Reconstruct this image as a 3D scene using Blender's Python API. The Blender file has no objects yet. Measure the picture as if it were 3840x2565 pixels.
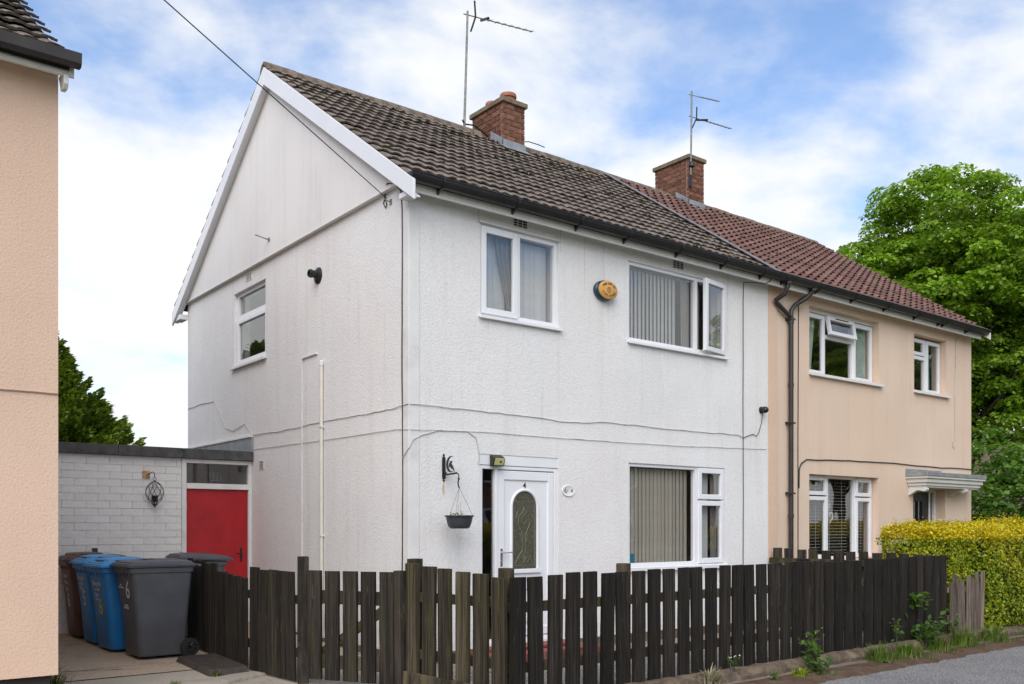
import bpy, bmesh, math, random
import numpy as np
from mathutils import Vector, Matrix, Euler
R = math.radians
random.seed(7); rng = np.random.default_rng(11)
scene = bpy.context.scene
C = scene.collection

# ------------------------------------------------------------------ camera
CAM = Vector((-5.146, -8.364, 1.47))
YAW = 52.043                      # degrees between the view axis and the front wall
cd = bpy.data.cameras.new('camera'); cam = bpy.data.objects.new('camera', cd); C.objects.link(cam)
cam.location = CAM
cam.rotation_euler = (R(90), 0, R(-(90 - YAW)))
cd.sensor_width = 36; cd.lens = 36 * 3465.4 / 3840
cd.shift_y = (1974.6 - 1282.5) / 3840
cd.clip_start = .1; cd.clip_end = 2000
scene.camera = cam

# ------------------------------------------------------------------ sky
SUN = Vector((-.70, -.62, .88)).normalized()
w = bpy.data.worlds.new('World'); scene.world = w; w.use_nodes = True
nt = w.node_tree; nt.nodes.clear()
def N(t, kind, **kw):
    n = t.nodes.new(kind)
    for k, v in kw.items():
        if k in n.inputs.keys(): n.inputs[k].default_value = v
        else: setattr(n, k, v)
    return n
out = N(nt, 'ShaderNodeOutputWorld')
sky = N(nt, 'ShaderNodeTexSky', sky_type='NISHITA')
sky.sun_disc = False
sky.sun_elevation = math.asin(SUN.z); sky.sun_rotation = math.atan2(SUN.x, SUN.y)
sky.air_density = 1.0; sky.dust_density = .3; sky.ozone_density = 1.0
tc = N(nt, 'ShaderNodeTexCoord')
sep = N(nt, 'ShaderNodeSeparateXYZ'); nt.links.new(tc.outputs['Generated'], sep.inputs[0])
zz = N(nt, 'ShaderNodeMath', operation='MAXIMUM'); nt.links.new(sep.outputs[2], zz.inputs[0]); zz.inputs[1].default_value = 0
za = N(nt, 'ShaderNodeMath', operation='ADD'); nt.links.new(zz.outputs[0], za.inputs[0]); za.inputs[1].default_value = .25
comb = N(nt, 'ShaderNodeCombineXYZ')
for i in (0, 1):
    d = N(nt, 'ShaderNodeMath', operation='DIVIDE'); nt.links.new(sep.outputs[i], d.inputs[0]); nt.links.new(za.outputs[0], d.inputs[1])
    nt.links.new(d.outputs[0], comb.inputs[i])
mp = N(nt, 'ShaderNodeMapping'); mp.inputs['Location'].default_value = (41.7, 6.2, 0); mp.inputs['Rotation'].default_value = (0, 0, R(39)); mp.inputs['Scale'].default_value = (1.0, 1.15, 1)
nt.links.new(comb.outputs[0], mp.inputs[0])
n1 = N(nt, 'ShaderNodeTexNoise', Scale=2.7, Detail=9.0, Roughness=.55, Distortion=.15); nt.links.new(mp.outputs[0], n1.inputs['Vector'])
n2 = N(nt, 'ShaderNodeTexNoise', Scale=.95, Detail=2.0, Roughness=.5); nt.links.new(mp.outputs[0], n2.inputs['Vector'])
mx = N(nt, 'ShaderNodeMath', operation='MULTIPLY_ADD'); nt.links.new(n2.outputs[0], mx.inputs[0]); mx.inputs[1].default_value = .75; nt.links.new(n1.outputs[0], mx.inputs[2])
hz = N(nt, 'ShaderNodeMapRange'); nt.links.new(zz.outputs[0], hz.inputs[0])
hz.inputs[1].default_value = 0; hz.inputs[2].default_value = .42; hz.inputs[3].default_value = .36; hz.inputs[4].default_value = 0
ad = N(nt, 'ShaderNodeMath', operation='ADD'); nt.links.new(mx.outputs[0], ad.inputs[0]); nt.links.new(hz.outputs[0], ad.inputs[1])
cr = N(nt, 'ShaderNodeMapRange', interpolation_type='SMOOTHSTEP'); nt.links.new(ad.outputs[0], cr.inputs[0])
cr.inputs[1].default_value = .74; cr.inputs[2].default_value = 1.08; cr.inputs[3].default_value = 0.10; cr.inputs[4].default_value = 1
skyb = N(nt, 'ShaderNodeMixRGB', blend_type='MULTIPLY'); skyb.inputs[0].default_value = 1
nt.links.new(sky.outputs[0], skyb.inputs[1]); skyb.inputs[2].default_value = (1.12, 1.42, 1.72, 1)
mix = N(nt, 'ShaderNodeMixRGB'); nt.links.new(cr.outputs[0], mix.inputs[0]); nt.links.new(skyb.outputs[0], mix.inputs[1])
mix.inputs[2].default_value = (7.4, 7.5, 7.55, 1)         # sunlit cloud, in the sky texture's own units
bg = N(nt, 'ShaderNodeBackground'); bg.inputs['Strength'].default_value = .066
nt.links.new(mix.outputs[0], bg.inputs[0]); nt.links.new(bg.outputs[0], out.inputs[0])

# ------------------------------------------------------------------ sun (thin cloud: very soft) and exposure
sd = bpy.data.lights.new('sun', 'SUN'); sun = bpy.data.objects.new('sun', sd); C.objects.link(sun)
sd.energy = 1.5; sd.angle = R(58); sd.color = (1, .93, .845)
sun.rotation_euler = SUN.to_track_quat('Z', 'Y').to_euler(); sun.location = (0, -20, 30)
vs = scene.view_settings; vs.view_transform = 'Standard'; vs.look = 'None'; vs.gamma = 1; vs.use_curve_mapping = False
vs.exposure = 1.05

# ------------------------------------------------------------------ materials
def newmat(name):
    m = bpy.data.materials.new(name); m.use_nodes = True
    t = m.node_tree; b = t.nodes['Principled BSDF']
    return m, t, b
def ramp(t, src, a, b, lo=0., hi=1., smooth=True):
    n = N(t, 'ShaderNodeMapRange'); n.interpolation_type = 'SMOOTHSTEP' if smooth else 'LINEAR'
    t.links.new(src, n.inputs[0])
    for i, v in zip((1, 2, 3, 4), (a, b, lo, hi)): n.inputs[i].default_value = v
    return n.outputs[0]
def coords(t, scale=(1, 1, 1), kind='Object', loc=(0, 0, 0)):
    tc = N(t, 'ShaderNodeTexCoord'); mp = N(t, 'ShaderNodeMapping')
    mp.inputs['Scale'].default_value = scale; mp.inputs['Location'].default_value = loc
    t.links.new(tc.outputs[kind], mp.inputs[0]); return mp.outputs[0]
def noise(t, co, scale, detail=4, rough=.55, dist=0.):
    n = N(t, 'ShaderNodeTexNoise', Scale=scale, Detail=detail, Roughness=rough, Distortion=dist); t.links.new(co, n.inputs['Vector']); return n.outputs[0]
def mixc(t, fac, a, b, blend='MIX'):
    n = N(t, 'ShaderNodeMixRGB', blend_type=blend)
    for i, v in ((0, fac), (1, a), (2, b)):
        if hasattr(v, 'is_linked') or hasattr(v, 'links'): t.links.new(v, n.inputs[i])
        elif i == 0: n.inputs[0].default_value = v
        else: n.inputs[i].default_value = tuple(v) + (1,) if len(v) == 3 else v
    return n.outputs[0]
def mul(t, a, b):
    n = N(t, 'ShaderNodeMath', operation='MULTIPLY')
    for i, v in ((0, a), (1, b)):
        if isinstance(v, (int, float)): n.inputs[i].default_value = v
        else: t.links.new(v, n.inputs[i])
    return n.outputs[0]
def setbump(t, b, h, strength=.3, dist=.01):
    n = N(t, 'ShaderNodeBump'); n.inputs['Strength'].default_value = strength; n.inputs['Distance'].default_value = dist
    t.links.new(h, n.inputs['Height']); t.links.new(n.outputs[0], b.inputs['Normal'])
def simple(name, col, rough=.5, var=.08, vs=6., bump=0., bs=60., spec=.4, metal=0., objvar=0., grain=None, dirt=None, dirtamt=.35):
    """plain coloured stuff: tone noise, optional per-object tone, dirt patches and fine relief"""
    m, t, b = newmat(name); co = coords(t, grain or (1, 1, 1))
    c = mixc(t, ramp(t, noise(t, co, vs), .3, .7), [max(0, v * (1 - var)) for v in col], [min(1, v * (1 + var)) for v in col])
    if dirt:
        c = mixc(t, ramp(t, noise(t, coords(t, loc=(4, 2, 7)), 3.1, 6, .65), .5, .75, 0, dirtamt), c, dirt)
    if objvar:
        oi = N(t, 'ShaderNodeObjectInfo'); f = ramp(t, oi.outputs['Random'], 0, 1, 1 - objvar, 1 + objvar, False)
        cc = N(t, 'ShaderNodeCombineXYZ')
        for i in range(3): t.links.new(f, cc.inputs[i])
        c = mixc(t, 1., c, cc.outputs[0], 'MULTIPLY')
    t.links.new(c, b.inputs['Base Color']); b.inputs['Roughness'].default_value = rough
    b.inputs['Specular IOR Level'].default_value = spec; b.inputs['Metallic'].default_value = metal
    if bump: setbump(t, b, noise(t, co, bs, 5, .6), bump, .01)
    return m
def render_mat(name, col, dirt, grime, pebble=70., bump=.55, streak=.5, blotch=None):
    """rough-cast render: stone-sized relief, vertical rain streaks, blotches"""
    m, t, b = newmat(name); co = coords(t)
    big = noise(t, co, .9, 5, .6)
    peb = noise(t, co, pebble, 3, .6)
    c = mixc(t, ramp(t, big, .35, .7), col, [v * .93 for v in col])
    if blotch: c = mixc(t, ramp(t, noise(t, coords(t, loc=(9, 4, 2)), .55, 4, .55), .45, .7, 0, .6), c, blotch)
    st = noise(t, coords(t, (5.5, 5.5, .32)), 1.0, 6, .62)
    c = mixc(t, ramp(t, st, .50, .78, 0, streak), c, dirt)
    st2 = noise(t, coords(t, (22, 22, .8), loc=(3, 1, 0)), 1.0, 3, .55)
    c = mixc(t, mul(t, ramp(t, st2, .60, .80, 0, .55), ramp(t, big, .40, .62)), c, grime)
    c = mixc(t, ramp(t, peb, .30, .55, .22, 0), c, grime)                     # hollows of the cast take a darker tone
    t.links.new(c, b.inputs['Base Color']); b.inputs['Roughness'].default_value = .9; b.inputs['Specular IOR Level'].default_value = .15
    setbump(t, b, peb, bump, .012)
    return m
def glass_mat(name='window_glass', rough=.0, tint=(1, 1, 1)):
    m, t, b = newmat(name); t.nodes.remove(b); o = t.nodes['Material Output']
    tr = N(t, 'ShaderNodeBsdfTransparent'); tr.inputs[0].default_value = (*[.93 * v for v in tint], 1)
    gl = N(t, 'ShaderNodeBsdfGlossy'); gl.inputs['Roughness'].default_value = rough
    lw = N(t, 'ShaderNodeLayerWeight'); lw.inputs['Blend'].default_value = .5     # same reflectance from both sides of the sheet
    pw = N(t, 'ShaderNodeMath', operation='POWER'); t.links.new(lw.outputs['Facing'], pw.inputs[0]); pw.inputs[1].default_value = 4.
    fr = N(t, 'ShaderNodeMath', operation='MULTIPLY_ADD'); t.links.new(pw.outputs[0], fr.inputs[0]); fr.inputs[1].default_value = .9; fr.inputs[2].default_value = .085
    wv = noise(t, coords(t), 1.3, 2); bp = N(t, 'ShaderNodeBump'); bp.inputs['Strength'].default_value = .06; bp.inputs['Distance'].default_value = .05
    t.links.new(wv, bp.inputs['Height']); t.links.new(bp.outputs[0], gl.inputs['Normal'])
    ms = N(t, 'ShaderNodeMixShader'); t.links.new(fr.outputs[0], ms.inputs[0]); t.links.new(tr.outputs[0], ms.inputs[1]); t.links.new(gl.outputs[0], ms.inputs[2])
    t.links.new(ms.outputs[0], o.inputs[0]); return m
def leaf_mat(name, trans=.35, rough=.45):
    m, t, b = newmat(name); o = t.nodes['Material Output']
    at = N(t, 'ShaderNodeAttribute', attribute_name='leafcol')
    t.links.new(at.outputs['Color'], b.inputs['Base Color']); b.inputs['Roughness'].default_value = rough; b.inputs['Specular IOR Level'].default_value = .3
    tl = N(t, 'ShaderNodeBsdfTranslucent'); tcol = mixc(t, 1., at.outputs['Color'], (1.25, 1.3, .55), 'MULTIPLY'); t.links.new(tcol, tl.inputs[0])
    ms = N(t, 'ShaderNodeMixShader'); ms.inputs[0].default_value = trans
    t.links.new(b.outputs[0], ms.inputs[1]); t.links.new(tl.outputs[0], ms.inputs[2]); t.links.new(ms.outputs[0], o.inputs[0]); return m
def timber_mat(name, col, algae, amt=.5, spots=(.25, .23, .2)):
    m, t, b = newmat(name); oi = N(t, 'ShaderNodeObjectInfo')
    tc = N(t, 'ShaderNodeTexCoord'); ad = N(t, 'ShaderNodeVectorMath', operation='ADD')
    cmb = N(t, 'ShaderNodeCombineXYZ'); t.links.new(mul(t, oi.outputs['Random'], 37.), cmb.inputs[0]); t.links.new(mul(t, oi.outputs['Random'], 19.), cmb.inputs[2])
    t.links.new(tc.outputs['Object'], ad.inputs[0]); t.links.new(cmb.outputs[0], ad.inputs[1])
    mp = N(t, 'ShaderNodeMapping'); mp.inputs['Scale'].default_value = (9, 9, 1.3); t.links.new(ad.outputs[0], mp.inputs[0])
    g = noise(t, mp.outputs[0], 1., 6, .65, .4)
    c = mixc(t, ramp(t, g, .38, .70), [v * .45 for v in col], [v * 2.1 for v in col])
    f = ramp(t, oi.outputs['Random'], 0, 1, .6, 1.4, False); cc = N(t, 'ShaderNodeCombineXYZ')
    for i in range(3): t.links.new(f, cc.inputs[i])
    c = mixc(t, 1., c, cc.outputs[0], 'MULTIPLY')
    mp2 = N(t, 'ShaderNodeMapping'); mp2.inputs['Scale'].default_value = (2.2, 2.2, 1.3); t.links.new(ad.outputs[0], mp2.inputs[0])
    c = mixc(t, ramp(t, noise(t, mp2.outputs[0], 1., 5, .7), .48, .72, 0, amt), c, algae)
    c = mixc(t, ramp(t, noise(t, mp.outputs[0], 2.6, 3, .6), .66, .74, 0, .45), c, spots)
    t.links.new(c, b.inputs['Base Color']); b.inputs['Roughness'].default_value = .8; b.inputs['Specular IOR Level'].default_value = .25
    setbump(t, b, g, .35, .004); return m

M = {}
M['white_render'] = render_mat('white_roughcast', (.80, .79, .775), (.66, .63, .60), (.46, .435, .41), pebble=52., bump=.50, streak=.6, blotch=(.77, .725, .70))
M['peach_render'] = render_mat('peach_render', (.75, .585, .455), (.62, .48, .37), (.44, .36, .27), pebble=95., bump=.25, streak=.6, blotch=(.70, .52, .40))
M['peach_rough'] = render_mat('peach_roughcast', (.72, .52, .39), (.62, .45, .34), (.46, .34, .26), pebble=50., bump=.42, streak=.42, blotch=(.68, .475, .355))
M['cladding'] = render_mat('painted_cladding', (.78, .755, .735), (.62, .58, .55), (.48, .45, .42), pebble=160., bump=.04, streak=.42)
M['upvc'] = simple('white_upvc', (.78, .785, .80), .32, .02, 3, spec=.5)
M['upvc_old'] = simple('cream_upvc', (.66, .65, .62), .4, .04, 3, dirt=(.45, .42, .37), dirtamt=.3)
M['white_paint'] = simple('white_paint', (.72, .71, .69), .5, .04, 4, bump=.05, bs=30, dirt=(.45, .42, .38), dirtamt=.4)
M['fascia_paint'] = simple('fascia_paint', (.71, .70, .66), .5, .05, 3, dirt=(.35, .33, .28), dirtamt=.35)
M['gutter'] = simple('black_gutter', (.014, .014, .015), .34, .2, 5, spec=.5, dirt=(.05, .05, .045), dirtamt=.4)
M['gutter_brown'] = simple('brown_downpipe', (.030, .024, .022), .34, .2, 5, spec=.5, dirt=(.06, .055, .05), dirtamt=.4)
M['tile_brown'] = simple('brown_concrete_tile', (.185, .152, .127), .88, .22, 14, bump=.4, bs=160, spec=.15, objvar=.13, dirt=(.22, .195, .165), dirtamt=.5)
M['tile_red'] = simple('red_concrete_tile', (.168, .094, .077), .88, .22, 14, bump=.4, bs=160, spec=.15, objvar=.2, dirt=(.16, .12, .09), dirtamt=.7)
M['tile_grey'] = simple('weathered_tile', (.19, .16, .13), .88, .25, 12, bump=.6, bs=120, spec=.2, objvar=.16, dirt=(.28, .25, .2), dirtamt=.5)
M['tile_edge'] = simple('shaded_grimy_tile_edge', (.105, .086, .072), .95, .35, 20, bump=.4, bs=120, spec=.1)  # tile lips: grime and the shade under each course, both in the colour
M['tile_red_edge'] = simple('shaded_grimy_red_tile_edge', (.078, .040, .033), .95, .3, 20, bump=.4, bs=120, spec=.1)  # same for the red lips: course shade painted in along with the grime
M['ridge'] = simple('ridge_tile', (.17, .135, .105), .9, .3, 12, bump=.6, bs=90, spec=.15, objvar=.12, dirt=(.30, .25, .13), dirtamt=.6)
M['underlay'] = simple('roof_underlay', (.03, .027, .024), .9)
M['chimney_brick'] = simple('red_brick', (.185, .085, .058), .9, .25, 18, bump=.5, bs=90, spec=.1, objvar=.33, dirt=(.10, .065, .05), dirtamt=.5)
M['mortar'] = simple('mortar', (.36, .30, .24), .95, .15, 20, bump=.4, bs=80, spec=.1)
M['concrete_cap'] = simple('weathered_cap', (.20, .16, .11), .92, .25, 10, bump=.5, bs=60, spec=.1, dirt=(.24, .20, .06), dirtamt=.5)
M['terracotta'] = simple('terracotta', (.34, .13, .08), .8, .15, 9, bump=.2, bs=60, dirt=(.25, .2, .1), dirtamt=.4)
M['lead'] = simple('lead', (.30, .31, .32), .45, .15, 8, metal=.3, dirt=(.2, .2, .19), dirtamt=.4)
M['felt'] = simple('mineral_felt', (.085, .086, .083), .95, .25, 9, bump=.6, bs=140, spec=.1, dirt=(.17, .17, .16), dirtamt=.5)
M['white_brick'] = simple('painted_brick', (.76, .75, .73), .7, .05, 8, bump=.45, bs=60, spec=.2, objvar=.035, dirt=(.52, .44, .35), dirtamt=.35)
M['white_joint'] = simple('painted_joint', (.74, .73, .71), .8, .08, 12, bump=.3, bs=80, spec=.2, dirt=(.45, .40, .34), dirtamt=.4)
M['red_door'] = simple('red_paint', (.40, .014, .020), .42, .12, 5, bump=.08, bs=25, spec=.4, dirt=(.28, .014, .016), dirtamt=.6)
M['glass'] = glass_mat()
M['glass_dark'] = glass_mat('obscured_glass', .12, (.75, .78, .75))
M['door_glass'] = simple('textured_door_glass', (.085, .083, .06), .22, .25, 30, bump=.25, bs=90, spec=.6)
M['room'] = simple('room_plaster', (.52, .50, .46), .9)
M['room_dark'] = simple('room_floor', (.10, .08, .065), .9)
M['slat_white'] = simple('blind_fabric_white', (.62, .64, .64), .8, .05, 8, objvar=.06)
M['slat_cream'] = simple('blind_fabric_cream', (.58, .545, .455), .8, .05, 8, objvar=.07)
M['slat_ven'] = simple('venetian_slat', (.62, .61, .58), .5, .03, 8)
M['curtain_grey'] = simple('grey_curtain', (.26, .25, .23), .9, .1, 6)
M['curtain_green'] = simple('sage_curtain', (.50, .60, .54), .9, .12, 6)
M['curtain_blue'] = simple('blue_curtain', (.16, .38, .50), .9, .25, 9)
M['black_metal'] = simple('black_iron', (.012, .012, .012), .45, .2, 9, spec=.5, dirt=(.05, .03, .02), dirtamt=.3)
M['chrome'] = simple('satin_chrome', (.62, .62, .62), .25, .04, 5, metal=.9)
M['aluminium'] = simple('dull_aluminium', (.26, .25, .23), .5, .25, 20, metal=.5, dirt=(.09, .08, .07), dirtamt=.6)
M['cable'] = simple('black_cable', (.02, .019, .018), .5, .2, 6)
M['cable_paint'] = simple('painted_cable', (.52, .50, .47), .7, .12, 15, dirt=(.18, .16, .14), dirtamt=.9)
M['plastic_black'] = simple('black_plastic', (.013, .013, .014), .4, .1, 5, spec=.5)
M['bin_grey'] = simple('grey_bin_plastic', (.080, .083, .094), .45, .08, 4, bump=.05, bs=200, spec=.4, dirt=(.13, .125, .115), dirtamt=.4)
M['bin_blue'] = simple('blue_bin_plastic', (.018, .18, .46), .42, .08, 4, bump=.05, bs=200, spec=.4, dirt=(.09, .18, .30), dirtamt=.45)
M['bin_bluelid'] = simple('blue_lid_plastic', (.06, .29, .60), .42, .06, 4, bump=.05, bs=200, spec=.4, dirt=(.16, .28, .42), dirtamt=.35)
M['bin_brown'] = simple('brown_bin_plastic', (.115, .055, .040), .45, .1, 4, bump=.05, bs=200, spec=.4, dirt=(.10, .075, .065), dirtamt=.35)
M['rubber'] = simple('tyre_rubber', (.012, .012, .012), .7, .1, 5)
M['print_white'] = simple('white_print', (.62, .60, .56), .6, .1, 40)
M['print_yellow'] = simple('yellow_print', (.60, .40, .02), .6, .08, 30)
M['print_dark'] = simple('dark_print', (.035, .028, .02), .6)
M['print_brown'] = simple('brown_print', (.13, .07, .02), .6)
M['print_blue'] = simple('blue_print', (.12, .13, .24), .6)
M['ceramic'] = simple('white_ceramic', (.74, .73, .70), .2, .02, 5, spec=.5)
M['alarm_orange'] = simple('alarm_face', (.62, .33, .095), .4, .05, 4, spec=.4)
M['alarm_blue'] = simple('alarm_body', (.006, .045, .085), .35, .1, 4, spec=.5)
M['came'] = simple('brass_came', (.30, .27, .19), .4, .1, 9, metal=.3)
M['lamp_pane'] = simple('lamp_diffuser', (.55, .52, .22), .3, .05, 6)
M['planter'] = simple('planter_plastic', (.055, .056, .062), .5, .08, 5, bump=.05, bs=120, spec=.4)
M['soil'] = simple('soil', (.04, .03, .022), .95, .3, 40, bump=.8, bs=60)
M['rust'] = simple('rusty_plate', (.44, .28, .14), .8, .35, 25, bump=.3, bs=80, dirt=(.30, .10, .02), dirtamt=.9)
M['timber'] = timber_mat('black_stained_timber', (.023, .0185, .0145), (.042, .042, .011), .5)
M['timber_moss'] = timber_mat('mossy_timber', (.048, .038, .025), (.075, .076, .016), .8)
M['timber_front'] = timber_mat('dark_stained_timber', (.0165, .0133, .0106), (.027, .025, .010), .45)
M['timber_old'] = timber_mat('silvered_timber', (.15, .115, .09), (.30, .28, .25), .7, (.05, .04, .03))
M['timber_tip'] = timber_mat('algae_timber', (.20, .23, .012), (.12, .14, .012), .5)
M['moss_brown'] = simple('mossy_concrete', (.145, .112, .082), .95, .35, 9, bump=.9, bs=45, spec=.1, dirt=(.075, .045, .028), dirtamt=.85)
M['mat_brown'] = simple('brown_rubber', (.052, .040, .034), .8, .2, 12, bump=.3, bs=60, dirt=(.12, .10, .08), dirtamt=.4)
M['step_red'] = simple('red_step_paint', (.20, .055, .045), .7, .15, 9, bump=.2, bs=60, dirt=(.22, .15, .12), dirtamt=.6)
M['bark'] = simple('bark', (.075, .06, .045), .95, .3, 12, bump=.9, bs=40, grain=(3, 3, .6))
M['leaf'] = leaf_mat('broad_leaf', .45); M['conifer'] = leaf_mat('conifer_spray', .2, .6); M['hedge'] = leaf_mat('hedge_leaf', .3, .4)
M['grass'] = leaf_mat('grass_blade', .3, .6)
M['sticker'] = simple('teal_sticker', (.02, .13, .19), .4)

# ------------------------------------------------------------------ building helpers
WL = {}                                             # world location of each parent
def thing(name, label, cat, loc=(0, 0, 0), group=None):
    o = bpy.data.objects.new(name, None); C.objects.link(o); o.location = loc; o.empty_display_size = .2
    tag(o, label, cat, group); WL[o] = Vector(loc); return o
def tag(o, label=None, cat=None, group=None, kind=None):
    if label: o['label'] = label
    if cat: o['category'] = cat
    if group: o['group'] = group
    if kind: o['kind'] = kind
    return o
def link(name, me, parent=None, loc=None, rot=None, scale=None):
    """one object; loc is a world position, mesh coordinates are relative to it"""
    o = bpy.data.objects.new(name, me); C.objects.link(o)
    base = WL.get(parent, Vector()) if parent else Vector()
    l = Vector(loc) if loc is not None else Vector()
    o.location = l - base
    if parent: o.parent = parent
    if rot is not None: o.rotation_euler = rot
    if scale is not None: o.scale = scale
    WL[o] = l; return o
class MB:
    def __init__(s, T=None): s.V = []; s.F = []; s.I = []; s.T = T; s.mi = 0
    def v(s, p):
        p = Vector(p)
        if s.T is not None: p = s.T @ p
        s.V.append(tuple(p)); return len(s.V) - 1
    def face(s, *pts):
        ids = [s.v(p) for p in pts]; s.F.append(ids); s.I.append(s.mi); return s
    def box(s, x0, x1, y0, y1, z0, z1):
        a = [s.v(p) for p in ((x0, y0, z0), (x1, y0, z0), (x1, y1, z0), (x0, y1, z0), (x0, y0, z1), (x1, y0, z1), (x1, y1, z1), (x0, y1, z1))]
        for q in ((0, 3, 2, 1), (4, 5, 6, 7), (0, 1, 5, 4), (1, 2, 6, 5), (2, 3, 7, 6), (3, 0, 4, 7)): s.F.append([a[i] for i in q]); s.I.append(s.mi)
        return s
    def tube(s, pts, r, n=8, cap=True, closed=False):
        pts = [Vector(p) for p in pts]; rr = r if isinstance(r, (list, tuple)) else [r] * len(pts); rings = []
        up = None
        for i, p in enumerate(pts):
            a = pts[i - 1] if (i > 0 or closed) else p; b = pts[(i + 1) % len(pts)] if (i < len(pts) - 1 or closed) else p
            d = (b - a).normalized() if (b - a).length > 1e-9 else Vector((0, 0, 1))
            if up is None or abs(up.dot(d)) > .98: up = Vector((0, 0, 1)) if abs(d.z) < .9 else Vector((1, 0, 0))
            x = d.cross(up).normalized(); y = x.cross(d).normalized(); up = y
            rings.append([s.v(p + (x * math.cos(2 * math.pi * k / n) + y * math.sin(2 * math.pi * k / n)) * rr[i]) for k in range(n)])
        m = len(rings)
        for i in range(m if closed else m - 1):
            A, B = rings[i], rings[(i + 1) % m]
            for k in range(n): s.F.append([A[k], A[(k + 1) % n], B[(k + 1) % n], B[k]]); s.I.append(s.mi)
        if cap and not closed: s.F.append(rings[0][::-1]); s.I.append(s.mi); s.F.append(rings[-1]); s.I.append(s.mi)
        return s
    def lathe(s, prof, c=(0, 0, 0), n=24, M3=None, cap=True):
        """profile of (radius, height) turned round the local z axis (or the axis M3 takes z to)"""
        rings = []; c = Vector(c)
        for r, z in prof:
            ring = []
            for k in range(n):
                p = Vector((r * math.cos(2 * math.pi * k / n), r * math.sin(2 * math.pi * k / n), z))
                ring.append(s.v(c + (M3 @ p if M3 else p)))
            rings.append(ring)
        for A, B in zip(rings, rings[1:]):
            for k in range(n): s.F.append([A[k], A[(k + 1) % n], B[(k + 1) % n], B[k]]); s.I.append(s.mi)
        if cap: s.F.append(rings[0][::-1]); s.I.append(s.mi); s.F.append(rings[-1]); s.I.append(s.mi)
        return s
    def loft(s, rings, cap=True):
        ids = [[s.v(p) for p in r] for r in rings]; n = len(ids[0])
        for A, B in zip(ids, ids[1:]):
            for k in range(n): s.F.append([A[k], A[(k + 1) % n], B[(k + 1) % n], B[k]]); s.I.append(s.mi)
        if cap: s.F.append(ids[0][::-1]); s.I.append(s.mi); s.F.append(ids[-1]); s.I.append(s.mi)
        return s
    def prism(s, poly, fn, a, b):
        """polygon in 2-D swept from a to b; fn(u, v, w) gives the point"""
        return s.loft([[fn(u, v, a) for u, v in poly], [fn(u, v, b) for u, v in poly]])
    def mesh(s, name, mats, smooth=False, at=(0, 0, 0)):
        at = Vector(at); me = bpy.data.meshes.new(name)
        me.from_pydata([(x - at.x, y - at.y, z - at.z) for x, y, z in s.V], [], s.F)
        for m in (mats if isinstance(mats, (list, tuple)) else [mats]): me.materials.append(m)
        if any(s.I): me.polygons.foreach_set('material_index', s.I)
        bm = bmesh.new(); bm.from_mesh(me); bmesh.ops.recalc_face_normals(bm, faces=bm.faces); bm.to_mesh(me); bm.free()
        if smooth: me.polygons.foreach_set('use_smooth', [True] * len(me.polygons))
        me.update(); return me
    def build(s, name, mats, parent=None, smooth=False, bevel=0, at=None):
        at = Vector(at) if at is not None else (WL[parent] if parent else Vector())
        o = link(name, s.mesh(name, mats, smooth, at), parent, at)
        if bevel:
            b = o.modifiers.new('bevel', 'BEVEL'); b.width = bevel; b.segments = 2; b.limit_method = 'ANGLE'; b.angle_limit = R(40)
        if smooth and hasattr(o.data, 'set_sharp_from_angle'): o.data.set_sharp_from_angle(angle=R(40))
        return o
def frontT(y):                                      # local (u, out, z) of a wall that faces -Y at the given y
    return Matrix(((1, 0, 0, 0), (0, -1, 0, y), (0, 0, 1, 0), (0, 0, 0, 1)))
def sideT(x):                                       # local (u, out, z) of a wall that faces -X; u runs along +Y
    return Matrix(((0, -1, 0, x), (1, 0, 0, 0), (0, 0, 1, 0), (0, 0, 0, 1)))
def wall_holes(T, u0, u1, z0, z1, holes, t, name, mat, parent):
    """a wall sheet of real thickness with openings: (u0, u1, z0, z1) each"""
    us = sorted({u0, u1, *[h[0] for h in holes], *[h[1] for h in holes]}); zs = sorted({z0, z1, *[h[2] for h in holes], *[h[3] for h in holes]})
    b = MB(T)
    inside = lambda u, z: any(h[0] < u < h[1] and h[2] < z < h[3] for h in holes)
    for a, c in zip(us, us[1:]):
        for d, e in zip(zs, zs[1:]):
            if inside((a + c) / 2, (d + e) / 2): continue
            b.face((a, 0, d), (c, 0, d), (c, 0, e), (a, 0, e)); b.face((a, -t, d), (a, -t, e), (c, -t, e), (c, -t, d))
    for h in holes + [(u0, u1, z0, z1)]:
        a, c, d, e = h
        b.face((a, 0, d), (a, -t, d), (c, -t, d), (c, 0, d)); b.face((a, 0, e), (c, 0, e), (c, -t, e), (a, -t, e))
        b.face((a, 0, d), (a, 0, e), (a, -t, e), (a, -t, d)); b.face((c, 0, d), (c, -t, d), (c, -t, e), (c, 0, e))
    return b.build(name, mat, parent)
def ring(b, u0, u1, z0, z1, w, n0, n1):             # rectangular frame of bars
    b.box(u0, u0 + w, n0, n1, z0, z1); b.box(u1 - w, u1, n0, n1, z0, z1)
    b.box(u0 + w, u1 - w, n0, n1, z0, z0 + w); b.box(u0 + w, u1 - w, n0, n1, z1 - w, z1)
def pane(T, u0, u1, z0, z1, n, parent, mat=None):
    return MB(T).box(u0, u1, n - .006, n, z0, z1).build('pane', mat or M['glass'], parent)
def sash(T, u0, u1, z0, z1, n, parent, w=.055, d=.05, mat=None):
    """a glazed frame standing in the window, with its pane behind it"""
    b = MB(T); ring(b, u0, u1, z0, z1, w, n - d, n); o = b.build('sash', mat or M['upvc'], parent, bevel=.006)
    pane(T, u0 + w - .008, u1 - w + .008, z0 + w - .008, z1 - w + .008, n - d * .55, parent); return o
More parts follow.
